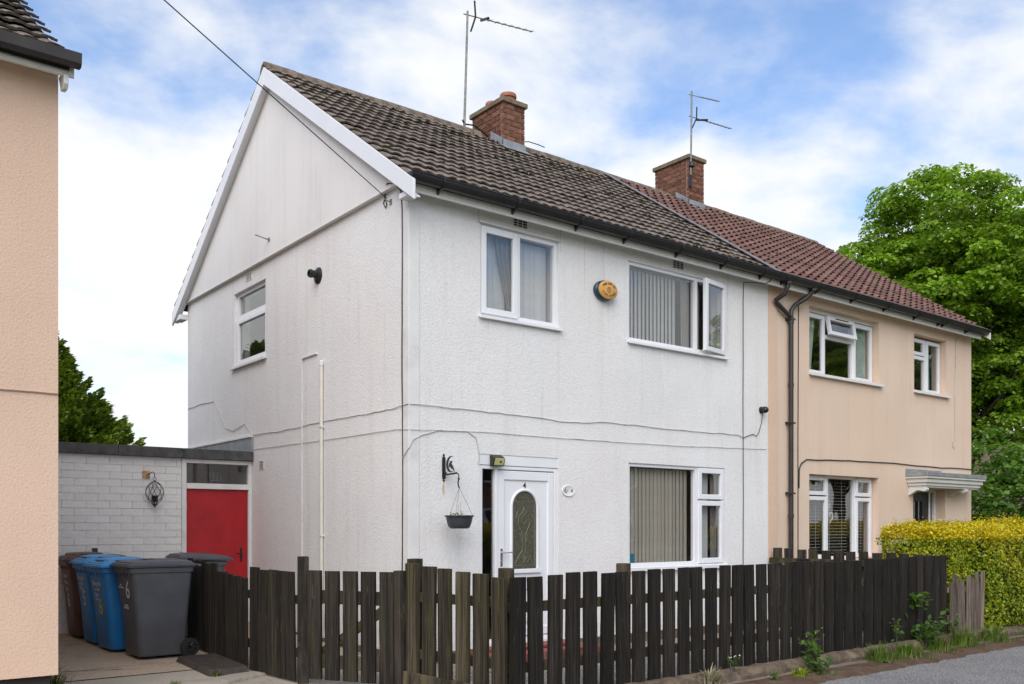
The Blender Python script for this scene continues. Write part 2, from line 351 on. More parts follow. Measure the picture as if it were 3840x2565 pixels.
def text_mesh(body, size, mat, ext=.001, bold=0.):
    cu = bpy.data.curves.new('lettering', 'FONT'); cu.body = body; cu.size = size; cu.align_x = 'CENTER'; cu.align_y = 'CENTER'
    cu.extrude = ext; cu.offset = bold; cu.resolution_u = 3
    o = bpy.data.objects.new('lettering', cu); C.objects.link(o)
    me = bpy.data.meshes.new_from_object(o.evaluated_get(bpy.context.evaluated_depsgraph_get()))
    bpy.data.objects.remove(o); bpy.data.curves.remove(cu)
    me.materials.clear(); me.materials.append(mat); return me
FRONT = (R(90), 0, 0); SIDE = (R(90), 0, R(-90))

# ================================================================== ground
def gz(x, y):                                       # the drive climbs gently towards the outbuilding
    return max(0, y) * .031
def sheet(name, x0, x1, y0, y1, fn, mat, nx=1, ny=1, label=None, kind='structure'):
    b = MB()
    for i in range(nx):
        for j in range(ny):
            xa, xb = x0 + (x1 - x0) * i / nx, x0 + (x1 - x0) * (i + 1) / nx; ya, yb = y0 + (y1 - y0) * j / ny, y0 + (y1 - y0) * (j + 1) / ny
            b.face(*[(x, y, fn(x, y)) for x, y in ((xa, ya), (xb, ya), (xb, yb), (xa, yb))])
    o = b.build(name, mat); tag(o, label, None, None, kind); return o
def ground_mat(name, base, alt, spk, sc=.8, spscale=160, spamt=.5, bump=.4, rough=.93, patch=None):
    m, t, b = newmat(name); co = coords(t)
    c = mixc(t, ramp(t, noise(t, co, sc, 6, .6), .35, .68), base, alt)
    if patch: c = mixc(t, ramp(t, noise(t, coords(t, loc=(5, 3, 1)), 2.2, 6, .7), .52, .70, 0, .7), c, patch)
    s = noise(t, co, spscale, 2, .6)
    c = mixc(t, ramp(t, s, .52, .68, 0, spamt), c, spk)
    c = mixc(t, ramp(t, s, .30, .44, spamt, 0), c, [v * .45 for v in base])
    t.links.new(c, b.inputs['Base Color']); b.inputs['Roughness'].default_value = rough; b.inputs['Specular IOR Level'].default_value = .2
    setbump(t, b, s, bump, .01); return m
M['asphalt'] = ground_mat('asphalt', (.165, .160, .155), (.205, .198, .19), (.44, .42, .40), 1.2, 52, .8, 1.0, patch=(.12, .11, .10))
M['drive_tan'] = ground_mat('tan_concrete', (.42, .325, .24), (.36, .29, .215), (.58, .48, .38), 1.5, 55, .5, .35, patch=(.22, .18, .135))
M['drive_grey'] = ground_mat('grey_concrete', (.37, .325, .265), (.31, .28, .23), (.48, .43, .36), 1.3, 60, .4, .3, patch=(.19, .165, .13))
M['gravel'] = ground_mat('gravel_bed', (.24, .225, .20), (.19, .18, .16), (.46, .44, .42), 3, 42, .8, 1.0)
M['earth'] = ground_mat('mossy_earth', (.085, .045, .028), (.12, .085, .055), (.17, .13, .10), 5, 70, .5, 1.0)
M['verge_dirt'] = ground_mat('gritty_dirt', (.22, .18, .145), (.15, .115, .085), (.32, .28, .24), 4, 80, .5, .9)
M['field'] = ground_mat('rough_grass', (.06, .085, .025), (.08, .10, .03), (.12, .13, .05), .4, 30, .4, .5)
sheet('ground', -300, 400, -300, 400, lambda x, y: -.16, M['field'])
sheet('road', -60, 90, -9.6, -2.62, lambda x, y: -.10, M['asphalt'])
sheet('driveway', -3.75, -.02, .95, 4.26, gz, M['drive_tan'], 4, 4)
sheet('driveway_apron', -3.75, -1.45, -2.62, .945, lambda x, y: gz(x, y) - .004, M['drive_grey'], 2, 6)
sheet('side_path', -1.45, -.02, -2.38, .945, lambda x, y: gz(x, y) - .004, M['drive_grey'], 2, 3)
sheet('front_garden', -.02, 6.92, -2.38, .6, lambda x, y: -.008, M['gravel'])
sheet('neighbour_garden', 6.92, 13.4, -2.4, .6, lambda x, y: -.012, M['gravel'])
sheet('neighbour_yard', -10, -3.76, -2.62, 7, lambda x, y: -.02, M['drive_grey'])
# loose strip of moss and grit between the edging and the tarmac, uneven along its road side
def strip(name, y_in, y_out, z, mat, wob, seed, x0=-.9, x1=16, n=150):
    r = random.Random(seed); b = MB(); prev = None; w = 0
    for i in range(n + 1):
        x = x0 + (x1 - x0) * i / n; w = .7 * w + r.uniform(-wob, wob)
        yi, yo = y_in(x), y_out(x) + w
        cur = [(x, yi, z + .03), (x, (yi + yo) / 2, z + .022 + r.uniform(-.006, .008)), (x, yo, z - .012)]
        if prev:
            b.face(prev[0], prev[1], cur[1], cur[0]); b.face(prev[1], prev[2], cur[2], cur[1])
        prev = cur
    o = b.build(name, mat, smooth=True); tag(o, kind='structure'); return o
strip('verge_dirt', lambda x: -2.50, lambda x: -2.70, -.085, M['verge_dirt'], .02, 3)
strip('moss_strip', lambda x: -2.60, lambda x: -2.92, -.088, M['earth'], .035, 5)

# ================================================================== roofs
SL = .692; ANG = math.atan(SL); RY = 3.45           # pitch and ridge line shared by the houses
def tile_mesh(name, w, L, prof, thick, lift, mat):
    """one interlocking tile: a rolled sheet with a visible front lip; x across, y up the slope"""
    b = MB(); P = [(u * w, h) for u, h in prof]
    for (xa, ha), (xb, hb) in zip(P, P[1:]):
        b.face((xa, 0, ha + lift), (xb, 0, hb + lift), (xb, L, hb), (xa, L, ha))
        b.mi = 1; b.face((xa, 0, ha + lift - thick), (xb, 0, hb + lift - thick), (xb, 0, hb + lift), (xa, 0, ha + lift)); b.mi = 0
        b.face((xa, 0, ha + lift - thick), (xa, L * .5, ha + lift * .5 - thick), (xb, L * .5, hb + lift * .5 - thick), (xb, 0, hb + lift - thick))
    for x, h in (P[0], P[-1]):
        b.face((x, 0, h + lift - thick), (x, 0, h + lift), (x, L, h), (x, L, h - thick))
    return b.mesh(name, mat)
def join_copies(name, me, places):
    """many placed copies of one mesh as a single mesh"""
    v = np.empty(len(me.vertices) * 3); me.vertices.foreach_get('co', v); v = v.reshape(-1, 3); fs = [list(p.vertices) for p in me.polygons]; mi = [p.material_index for p in me.polygons]; V = []; F_ = []; I_ = []
    for k, (loc, rot) in enumerate(places):
        m3 = np.array(Euler(rot).to_matrix()); V.append(v @ m3.T + np.array(loc)); F_ += [[i + k * len(v) for i in f] for f in fs]; I_ += mi
    o = bpy.data.meshes.new(name); o.from_pydata(np.concatenate(V).tolist(), [], F_)
    for m in me.materials: o.materials.append(m)
    o.polygons.foreach_set('material_index', I_); o.update(); return o
ROMAN = [(0, .002), (.03, 0), (.10, 0), (.15, .0085), (.22, .012), (.33, .012), (.40, .0085), (.45, 0), (.53, 0), (.60, 0), (.65, .0085), (.72, .012), (.83, .012), (.90, .0085), (.95, .002), (1, .002)]
PANT = [(0, .03), (.05, .034), (.10, .024), (.14, .004), (.20, -.006), (.32, -.006), (.42, .008), (.5, .03), (.55, .034), (.60, .024), (.64, .004), (.70, -.006), (.82, -.006), (.92, .008), (.97, .026), (1, .03)]
def slope_pt(y_e, z_e, s, h=0):                     # point s up the front slope, h off it
    return (y_e + s * math.cos(ANG) - h * math.sin(ANG), z_e + s * math.sin(ANG) + h * math.cos(ANG))
def tiled_roof(house, x0, x1, y_e, z_e, ncol, nrow, prof, mat, jitter, ry=RY, skip=None, thick=.016, lift=.034, ridge_mat=None, ridge_n=14, single=lambda i, j: True, edge=None):
    run = (ry - y_e) / math.cos(ANG); g = run / nrow; cw = (x1 - x0) / ncol
    b = MB()                                         # boarding under both slopes
    zr = z_e + (ry - y_e) * SL
    fn = lambda u, v, w: (w, u, v)
    b.prism([(y_e + .03, z_e - .005), (ry, zr), (2 * ry - y_e - .03, z_e - .005), (2 * ry - y_e - .03, z_e - .045), (ry, zr - .045), (y_e + .03, z_e - .045)], fn, x0, x1)
    roof = b.build('roof', M['underlay'], house)
    rs = MB()                                        # far slope, courses stepped along its edge
    for i in range(nrow):
        a = slope_pt(0, 0, i * g); c = slope_pt(0, 0, (i + 1) * g)
        f = lambda p, h: (2 * ry - y_e - p[0] + h * math.sin(ANG), z_e + p[1] + h * math.cos(ANG))
        q = [f(a, .055), f(c, .02), f(c, .0), f(a, .02)]
        rs.prism(q, fn, x0 - .012, x1 + .012)
    rs.build('rear_slope', mat, roof)
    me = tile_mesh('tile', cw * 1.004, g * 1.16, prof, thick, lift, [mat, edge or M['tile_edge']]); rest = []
    for j in range(nrow):
        for i in range(ncol):
            if skip and skip(x0 + (i + .5) * cw, j): continue
            y, z = slope_pt(y_e, z_e, j * g - .02, .016 + random.uniform(-.002, .002) * jitter)
            loc, rot = (x0 + i * cw, y, z), (ANG + random.uniform(-.006, .006) * jitter, random.uniform(-.004, .004) * jitter, random.uniform(-.004, .004) * jitter)
            if single(i, j): link('tile', me, roof, loc, rot)
            else: rest.append((loc, rot))
    if rest:
        o = link('tile_courses', join_copies('tile_courses', me, rest), roof, (0, 0, 0)); tag(o, kind='stuff')
    rl = (x1 - x0 + .02) / ridge_n; rb = MB()
    prof_r = [(-.135, -.105), (-.115, -.05), (-.07, .005), (0, .032), (.07, .005), (.115, -.05), (.135, -.105), (.115, -.115), (.0, .0), (-.115, -.115)]
    rb.prism(prof_r, lambda u, v, w: (w, u, v), 0, rl * .985); rm = rb.mesh('ridge_tile', ridge_mat or M['ridge'])
    for i in range(ridge_n):
        xa = x0 - .015 + i * rl
        if skip and skip(xa + rl / 2, nrow): continue
        link('ridge_tile', rm, roof, (xa, ry, zr + .055 + random.uniform(-.006, .006)), (random.uniform(-.02, .02), random.uniform(-.008, .008), random.uniform(-.008, .008)))
    return roof
def chimney(house, x0, x1, y0, y1, ztop, pots, cap_mat, flash=True):
    zb = 7.0; z_f = 5.05 + (y0 + .25) * SL
    c = MB().box(x0 + .012, x1 - .012, y0 + .012, y1 - .012, zb, ztop - .02).build('chimney', M['mortar'], house)
    ch, bl = .085, .235; nc = int((ztop - .08 - zb) / ch); cache = {}
    def brick(xa, xb, ya, yb, z):
        k = (round(xb - xa, 3), round(yb - ya, 3))
        if k not in cache:
            b = MB(); s = .004; X, Y, H = k[0] / 2, k[1] / 2, ch / 2 - .0075
            b.box(-X, X, -Y, Y, -H, H); cache[k] = b.mesh('brick', M['chimney_brick'])
        j = lambda a: random.uniform(-a, a)
        link('brick', cache[k], c, ((xa + xb) / 2 + j(.002), (ya + yb) / 2 + j(.002), z + ch / 2), (j(.008), j(.008), j(.008)))
    for r in range(nc):
        z = zb + r * ch
        if z + ch < z_f - .05: continue
        def run(a, b_, off):
            xs = [a]; x = a + (bl / 2 if off else bl)
            while x < b_ - .05: xs.append(x); x += bl
            xs.append(b_); return [(p + .0075, q - .0075) for p, q in zip(xs, xs[1:])]
        for p, q in run(x0, x1, r % 2): brick(p, q, y0, y0 + .06, z); brick(p, q, y1 - .06, y1, z)
        for p, q in run(y0 + .066, y1 - .066, (r + 1) % 2): brick(x0, x0 + .06, p, q, z); brick(x1 - .06, x1, p, q, z)
    b = MB(); zc = zb + nc * ch
    b.box(x0 - .035, x1 + .035, y0 - .035, y1 + .035, zc, zc + .075); b.box(x0 + .03, x1 - .03, y0 + .03, y1 - .03, zc + .075, zc + .10)
    b.build('cap', cap_mat, c, bevel=.01)
    for (px, py, r, h) in pots:
        MB().lathe([(r, 0), (r * .93, h * .55), (r * 1.12, h * .6), (r * 1.14, h * .86), (r * 1.06, h), (r * .85, h), (r * .8, h * .4)], (px, py, zc + .09), 20, cap=False).build('chimney_pot', M['terracotta'], c, smooth=True)
    if flash:
        f = MB(); y_a = y0 - .14
        z_of = lambda y: 5.05 + (y + .25) * SL
        f.prism([(x0 - .05, 0), (x1 + .05, 0), (x1 + .05, 1), (x0 - .05, 1)], lambda u, v, w: (u, y_a + v * .14, z_of(y_a + v * .14) + .066 + w), 0, .008)
        f.box(x0 - .012, x1 + .012, y0 - .010, y0 - .002, z_of(y0) + .05, z_of(y0) + .16)
        f.prism([(y0 - .01, z_of(y0 - .01) + .05), (RY - .05, z_of(RY) + .0), (RY - .05, z_of(RY) + .13), (y0 - .01, z_of(y0) + .17)], lambda u, v, w: (w, u, v), x0 - .012, x0 - .004)
        f.build('flashing', M['lead'], c)
    return c
def gutter(house, x0, x1, y, ztop, mat, brackets, r=.066):
    b = MB(); arc = [(-r * math.cos(a), -r * 1.35 * math.sin(a)) for a in [math.pi * k / 10 for k in range(11)]]
    inner = [(-(r - .006) * math.cos(a), -(r - .006) * 1.35 * math.sin(a)) for a in [math.pi * k / 10 for k in range(10, -1, -1)]]
    poly = arc + inner
    b.prism(poly, lambda u, v, w: (w, y + u, ztop + v), x0, x1)
    b.tube([(x0, y - r, ztop), (x1, y - r, ztop)], .008, 6)
    for x in (x0, x1): b.prism(arc, lambda u, v, w: (w, y + u, ztop + v), x - .003, x + .003)
    g = b.build('gutter', mat, house, smooth=True)
    bm = MB(); a2 = [(-(r + .008) * math.cos(a), -(r + .008) * 1.35 * math.sin(a)) for a in [math.pi * k / 8 for k in range(9)]]
    bm.prism(a2 + [(u * .93, v * .93) for u, v in reversed(a2)], lambda u, v, w: (w, u, v), -.014, .014)
    bm.prism([(r + .012, -.02), (r + .012, -.135), (-r * .35, -r * 1.32)], lambda u, v, w: (w, u, v), -.012, .012)
    me = bm.mesh('bracket', mat)
    for x in brackets: link('gutter_bracket', me, g, (x, y, ztop))
    return g
def vent(house, T, u, z, w=.2, h=.125, nx=3, nz=4, paint=None):
    b = MB(T); fr = .008; gx = .009; gh = .006
    cw = (w - 2 * fr - (nx - 1) * gx) / nx; chh = (h - 2 * fr - (nz - 1) * gh) / nz; u0, z0 = u - w / 2, z - h / 2
    ring(b, u0, u0 + w, z0, z0 + h, fr, 0, .008)
    for i in range(1, nx): b.box(u0 + fr + i * cw + (i - 1) * gx, u0 + fr + i * (cw + gx), 0, .006, z0 + fr, z0 + h - fr)
    for j in range(1, nz): b.box(u0 + fr, u0 + w - fr, 0, .0055, z0 + fr + j * chh + (j - 1) * gh, z0 + fr + j * (chh + gh))
    b.mi = 1; b.box(u0 + fr, u0 + w - fr, 0, .002, z0 + fr, z0 + h - fr)
    return b.build('air_vent', [paint or M['white_paint'], M['plastic_black']], house)
def interior(house, x0, x1, y0, y1):
    MB().box(x0, x1, y0, y1, 2.42, 2.56).build('upper_floor', M['room'], house)
    MB().box(x0, x1, y0, y1, 5.0, 5.03).build('ceiling', M['room'], house)
    MB().box(x0, x1, y0, y1, .02, .12).build('lower_floor', M['room_dark'], house)
    MB().box(x0, x1, y0 + 2.9, y0 + 3.0, .12, 5.0).build('partition', M['room'], house)
def vslats(win, T, u0, u1, z0, z1, n, pitch, ang, mat, width=.089, skip=()):
    me = MB().box(-width / 2, width / 2, -.0012, .0012, z0 - z1, 0).mesh('blind_slat', mat)
    k = int((u1 - u0) / pitch); base = T.to_3x3().to_euler()
    for i in range(k):
        if i in skip: continue
        p = T @ Vector((u0 + (i + .5) * pitch, n, z1))
        d = T.to_3x3() @ Vector((1, 0, 0)); a = math.atan2(d.y, d.x)
        link('blind_slat', me, win, p, (0, 0, a + R(ang + random.uniform(-5, 5))))
def curtain(win, T, u0, u1, z0, z1, n, mat, gather=0., folds=5, side=0):
    """pleated cloth; gather draws one edge in towards the bottom"""
    b = MB(T); NU, NZ = folds * 6, 10; g = []
    for j in range(NZ + 1):
        f = j / NZ; row = []; wid = (u1 - u0) * (1 - gather * math.sin(f * math.pi * .5) ** 2)
        for i in range(NU + 1):
            s = i / NU; u = (u0 + wid * s) if side == 0 else (u1 - wid * (1 - s))
            row.append((u, n + .022 * math.sin(s * folds * 2 * math.pi + .6 * f), z1 - (z1 - z0) * f))
        g.append(row)
    for j in range(NZ):
        for i in range(NU): b.face(g[j][i], g[j][i + 1], g[j + 1][i + 1], g[j + 1][i])
    return b.build('curtain', mat, win, smooth=True)
def sill(win, T, u0, u1, z, proj, h=.03, mat=None, back=.06):
    b = MB(T); b.prism([(-back, 0), (proj, -.012), (proj, -.012 - h), (proj - .012, -.018 - h), (proj - .02, -h), (-back, -h)], lambda u, v, w: (w, u, z + v), u0, u1)
    return b.build('sill', mat or M['upvc'], win)

# ================================================================== white house
wh = thing('white_house', 'white roughcast semi-detached house with brown tiled roof and arched-glass front door', 'house', (3.07, 3.45, 0))
TF = frontT(0.0); TS = sideT(0.0)
A = (.93, 2.08, 3.845, 4.865); B = (3.255, 5.145, 3.845, 4.86); Cw = (3.262, 5.155, .955, 2.285); DR = (.918, 2.083, .15, 2.285)
wall_holes(TF, 0, 6.13, .06, 5.12, [A, B, Cw, DR], .24, 'front_wall', M['white_render'], wh)
SW = (3.745, 4.885, 3.815, 4.885)
wall_holes(TS, .24, 6.9, .06, 5.12, [SW], .24, 'gable_wall', M['white_render'], wh)
MB().box(.24, 6.13, 6.66, 6.9, .06, 5.12).build('rear_wall', M['white_render'], wh)
MB().box(6.04, 6.13, .24, 6.66, .06, 5.12).build('party_wall', M['room'], wh)
interior(wh, .25, 6.03, .25, 6.65)
MB().box(-.03, 6.1, -.025, -.002, -.04, .11).box(-.026, -.002, -.002, 6.9, -.04, .11).build('plinth', M['moss_brown'], wh)
# smooth corner strip
cb = MB(); cb.box(-.007, .125, -.007, .0, .1, 5.0); cb.box(-.007, .0, .0, .115, .1, 5.1); cb.build('corner_strip', M['white_paint'], wh, bevel=.004)
# gable cladding: sheets with open joints, standing proud of the roughcast with a drip edge
clad = MB().prism([(.03, 5.14), (6.87, 5.14), (3.45, 7.50)], lambda u, v, w: (w, u, v), -.012, -.004).build('gable_cladding', M['underlay'], wh)
def roofline(y): return min(5.05 + (y + .25) * SL, 5.05 + (7.15 - y) * SL) - .06
cuts = [-.02, 1.22, 2.44, 3.66, 4.88, 6.10, 6.92]
for a, c in zip(cuts, cuts[1:]):
    a += .002; c -= .002
    top = [(c, roofline(c))] + ([(3.45, roofline(3.45))] if a < 3.45 < c else []) + [(a, roofline(a))]
    poly = [(a, 5.125), (c, 5.125)] + top
    MB().prism(poly, lambda u, v, w: (w, u, v), -.05, -.012).build('panel', M['cladding'], clad)
MB().prism([(-.02, 5.118), (6.92, 5.118), (6.92, 5.132), (-.02, 5.132)], lambda u, v, w: (w, u, v), -.062, -.003).build('drip_bead', M['white_paint'], clad)
# bargeboards and the boxed verge behind them
BX0, BX1 = -.155, -.125
yl = lambda y: 5.05 + (y + .25) * SL
MB().prism([(-.33, yl(-.33) - .185), (-.33, yl(-.33) + .02), (3.45, yl(3.45) + .02), (3.45, yl(3.45) - .215)], lambda u, v, w: (w, u, v), BX0, BX1).build('bargeboard', M['upvc'], wh, bevel=.004)
MB().prism([(7.23, yl(-.33) - .185), (7.23, yl(-.33) + .02), (3.452, yl(3.45) + .02), (3.452, yl(3.45) - .215)], lambda u, v, w: (w, u, v), BX0, BX1).build('bargeboard', M['upvc'], wh, bevel=.004)
for sgn in (0, 1):
    f = (lambda y: y) if not sgn else (lambda y: 6.9 - y)
    MB().prism([(f(-.3), yl(-.3) - .165), (f(-.3), yl(-.3) - .15), (f(3.449), yl(3.449) - .175), (f(3.449), yl(3.449) - .19)], lambda u, v, w: (w, u, v), BX1, -.052).build('verge_soffit', M['upvc'], wh)
MB().box(BX1, .0, -.16, -.005, 4.90, 4.95).build('verge_box', M['upvc'], wh); MB().box(BX1, 0, 6.905, 7.2, 4.87, 4.95).build('verge_box', M['upvc'], wh)
# eaves
MB().box(-.12, 6.12, -.165, -.143, 4.955, 5.10).build('fascia', M['fascia_paint'], wh, bevel=.003)
MB().box(3.955, 3.985, -.169, -.165, 4.953, 5.10).build('fascia_joint', M['white_paint'], wh)
MB().box(.0, 6.12, -.143, -.002, 5.07, 5.085).build('soffit', M['fascia_paint'], wh)
gut = gutter(wh, -.14, 6.02, -.240, 5.112, M['gutter'], [.25, 1.25, 2.2, 3.0, 3.95, 4.85, 5.7])
roof = tiled_roof(wh, -.14, 6.04, -.20, 5.085, 21, 17, ROMAN, M['tile_brown'], 1.9, skip=lambda x, j: (j == 17 and 3.55 < x < 4.1), single=lambda i, j: j < 14, thick=.018, lift=.032)
# lead-grey strip where the two roofs meet
mb = MB(); ya, za = slope_pt(-.25, 5.05, 0, .075); yb_, zb_ = slope_pt(-.25, 5.05, 4.47, .075)
mb.prism([(6.005, 0), (6.055, 0), (6.055, .02), (6.005, .02)], lambda u, v, w: (u, ya + (yb_ - ya) * w, za + (zb_ - za) * w + v), 0, 1)
mb.build('roof_junction_strip', M['lead'], wh)
chimney(wh, 3.61, 4.05, 3.09, 3.92, 8.22, [(3.80, 3.62, .10, .12), (3.86, 3.28, .118, .15)], M['concrete_cap'])

# -- windows of the white house
def window(house, T, u0, u1, z0, z1, n, name='window', mat=None, w=.05, d=.07):
    b = MB(T); ring(b, u0, u1, z0, z1, w, n - d, n); return b.build(name, mat or M['upvc'], house, bevel=.005)
nF = -.022
wA = window(wh, TF, A[0], A[1], A[2], A[3], nF)
sash(TF, A[0] + .02, 1.47, A[2] + .02, A[3] - .02, nF + .02, wA, .07)
MB(TF).box(1.472, 1.51, nF - .06, nF + .004, A[2] + .05, A[3] - .05).build('mullion', M['upvc'], wA)
pane(TF, 1.50, A[1] - .04, A[2] + .04, A[3] - .04, nF - .03, wA)
sill(wA, TF, A[0] - .03, A[1] + .035, A[2], .045)
MB(TF).box(A[0] - .025, A[1] + .02, .0, .02, A[3] + .004, A[3] + .035).build('head_trim', M['upvc_old'], wA, bevel=.004)
vslats(wA, TF, .97, 1.40, A[2] + .03, A[3] - .05, -.16, .085, 4, M['slat_white'])
vslats(wA, TF, 1.51, 2.05, A[2] + .03, A[3] - .05, -.16, .085, 4, M['slat_white'])
curtain(wA, TF, 1.22, 1.52, A[2] + .02, A[3], -.115, M['curtain_grey'], .55, 4, side=1)
wB = window(wh, TF, B[0], B[1], B[2], B[3], nF, w=.045)
MB(TF).box(4.545, 4.60, nF - .07, nF + .003, B[2] + .045, B[3] - .045).build('mullion', M['upvc'], wB)
pane(TF, B[0] + .035, 4.555, B[2] + .035, B[3] - .035, nF - .03, wB)
sill(wB, TF, B[0] - .02, B[1] + .04, B[2], .05)
vslats(wB, TF, 3.29, 4.36, B[2] + .03, B[3] - .05, -.15, .0725, 22, M['slat_white'])
curtain(wB, TF, 4.38, 4.56, B[2] + .02, B[3], -.13, M['curtain_grey'], .1, 4)
curtain(wB, TF, 4.60, 4.80, B[2] + .02, B[3], -.16, M['curtain_grey'], .1, 3)
# the casement standing ajar, hinged on its right-hand side
hx = 5.135; TO = Matrix.Translation((hx, -nF + -.0, 0)) @ Matrix.Rotation(R(10), 4, 'Z') @ Matrix(((1, 0, 0, 0), (0, -1, 0, 0), (0, 0, 1, 0), (0, 0, 0, 1)))
osash = MB(TO); ring(osash, -.535, 0, B[2] + .015, B[3] - .02, .062, .0, .055); osash = osash.build('open_casement', M['upvc'], wB, bevel=.005)
tag(osash, 'top-floor casement standing ajar')
MB(TO).box(-.49, -.045, .022, .028, B[2] + .06, B[3] - .065).build('pane', M['glass'], wB)
MB(TO).box(-.53, -.02, -.012, .0, B[2] + .02, B[2] + .034).build('friction_stay', M['chrome'], wB)
wC = window(wh, TF, Cw[0], Cw[1], Cw[2], Cw[3], nF, w=.045)
MB(TF).box(4.55, 4.605, nF - .07, nF + .003, Cw[2] + .045, Cw[3] - .045).build('mullion', M['upvc'], wC)
pane(TF, Cw[0] + .035, 4.56, Cw[2] + .035, Cw[3] - .035, nF - .03, wC)
sash(TF, 4.61, Cw[1] - .015, 1.845, Cw[3] - .015, nF + .02, wC, .068)
sash(TF, 4.61, Cw[1] - .015, Cw[2] + .015, 1.825, nF + .02, wC, .068)
sill(wC, TF, Cw[0] - .03, Cw[1] + .05, Cw[2], .055, .045)
vslats(wC, TF, 3.29, 4.56, Cw[2] + .02, Cw[3] - .05, -.14, .0725, 12, M['slat_cream'])
vslats(wC, TF, 4.62, 5.02, Cw[2] + .02, Cw[3] - .05, -.14, .080, -12, M['slat_white'])
curtain(wC, TF, 4.98, 5.14, Cw[2] + .02, Cw[3], -.12, M['curtain_grey'], .1, 3)
MB(TF).box(3.31, 3.41, nF - .029, nF - .0285, 1.0, 1.12).build('sticker', M['sticker'], wC)
link('sticker_text', text_mesh('alarm\nsystem', .03, M['print_white'], .0002), wC, (3.36, .0515 - .0005, 1.065), FRONT)
nS = -.05
wS = window(wh, TS, SW[0], SW[1], SW[2], SW[3], nS, w=.05, mat=M['upvc'])
MB(TS).box(SW[0] + .05, SW[1] - .05, nS - .07, nS + .004, 4.485, 4.56).build('transom', M['upvc'], wS)
pane(TS, SW[0] + .04, SW[1] - .04, 4.555, SW[3] - .04, nS - .03, wS)
sash(TS, SW[0] + .025, SW[1] - .025, SW[2] + .02, 4.50, nS + .02, wS, .065)
sill(wS, TS, SW[0] - .04, SW[1] + .06, SW[2], .05, .03, M['white_paint'], .03)
curtain(wS, TS, SW[0] + .05, SW[0] + .3, SW[2], SW[3], -.18, M['curtain_grey'], .2, 3)
# -- front door
nD = -.012
dr = MB(TF)
x0, x1, z0, z1 = DR
dr.box(x0, x0 + .05, nD - .07, nD, z0, 2.16); dr.box(x1 - .06, x1, nD - .07, nD, z0, 2.16); dr.box(1.150, 1.190, nD - .07, nD, z0 + .04, 2.12)
dr.box(x0 + .05, x1 - .06, nD - .07, nD, 2.12, 2.16); dr.box(x0 + .05, x1 - .06, nD - .07, nD, z0, z0 + .04)
door = dr.build('front_door', M['upvc'], wh, bevel=.006)
MB(TF).box(x0 - .002, x1 + .002, -.07, -.006, 2.165, 2.284).build('header_board', M['upvc'], door, bevel=.004)
pane(TF, x0 + .04, 1.155, z0 + .03, 2.13, nD - .04, door, M['glass'])
lf = MB(TF); LX0, LX1, LZ0, LZ1 = 1.196, 2.018, .20, 2.112
PX0, PX1 = 1.285, 1.935
lf.box(LX0, PX0, nD - .06, nD - .006, LZ0, LZ1); lf.box(PX1, LX1, nD - .06, nD - .006, LZ0, LZ1)
lf.box(PX0, PX1, nD - .06, nD - .006, 2.005, LZ1); lf.box(PX0, PX1, nD - .06, nD - .006, LZ0, .30)
leafo = lf.build('door_leaf', M['upvc'], door, bevel=.008)
# inset panel with the arched light cut out of it
AX, AW, AZ0, AZ1 = 1.59, .183, .978, 1.70
def arch(w, z0, z1, n=16): return [(AX - w, z0), (AX + w, z0)] + [(AX + w * math.cos(math.pi * k / n), z1 + w * math.sin(math.pi * k / n)) for k in range(n + 1)]
pn = MB(TF); nP = nD - .022
inner = [(AX + AW * math.cos(math.pi * k / 16), AZ1 + AW * math.sin(math.pi * k / 16)) for k in range(17)]
topz = 2.005
for (xa, za), (xb, zb2) in zip(inner, inner[1:]): pn.face((xa, nP, za), (xb, nP, zb2), (xb, nP, topz), (xa, nP, topz))
pn.face((AX + AW, nP, .30), (PX1, nP, .30), (PX1, nP, topz), (AX + AW, nP, topz)); pn.face((PX0, nP, .30), (AX - AW, nP, .30), (AX - AW, nP, topz), (PX0, nP, topz))
pn.face((AX - AW, nP, .30), (AX + AW, nP, .30), (AX + AW, nP, AZ0), (AX - AW, nP, AZ0))
pn.build('door_panel', M['upvc'], door)
gl = MB(TF); poly = arch(AW + .01, AZ0 - .01, AZ1); gl.prism(poly, lambda u, v, w: (u, w, v), nP - .02, nP - .012); gl.build('arched_pane', M['door_glass'], door)
tr = MB(TF); tr.tube([(AX - AW - .012, nP, AZ0), (AX - AW - .012, nP, AZ1)] + [(AX + (AW + .012) * math.cos(math.pi * (1 - k / 16)), nP, AZ1 + (AW + .012) * math.sin(math.pi * k / 16)) for k in range(1, 16)] + [(AX + AW + .012, nP, AZ1), (AX + AW + .012, nP, AZ0)], .017, 8)
tr.box(AX - AW - .045, AX + AW + .045, nP - .01, nP + .03, AZ0 - .045, AZ0 - .005); tr.build('arch_moulding', M['upvc'], door, smooth=True)
bv = MB(TF); gn = nP - .010
def came(pts, r=.0019): bv.tube([(AX + u, gn, v) for u, v in pts], r, 5)
came([(-.155, 1.02), (-.155, 1.70)] + [(.155 * math.cos(math.pi * (1 - k / 12)), 1.70 + .155 * math.sin(math.pi * k / 12)) for k in range(1, 12)] + [(.155, 1.70), (.155, 1.02), (-.155, 1.02)])
came([(-.155, 1.76), (.155, 1.76)])
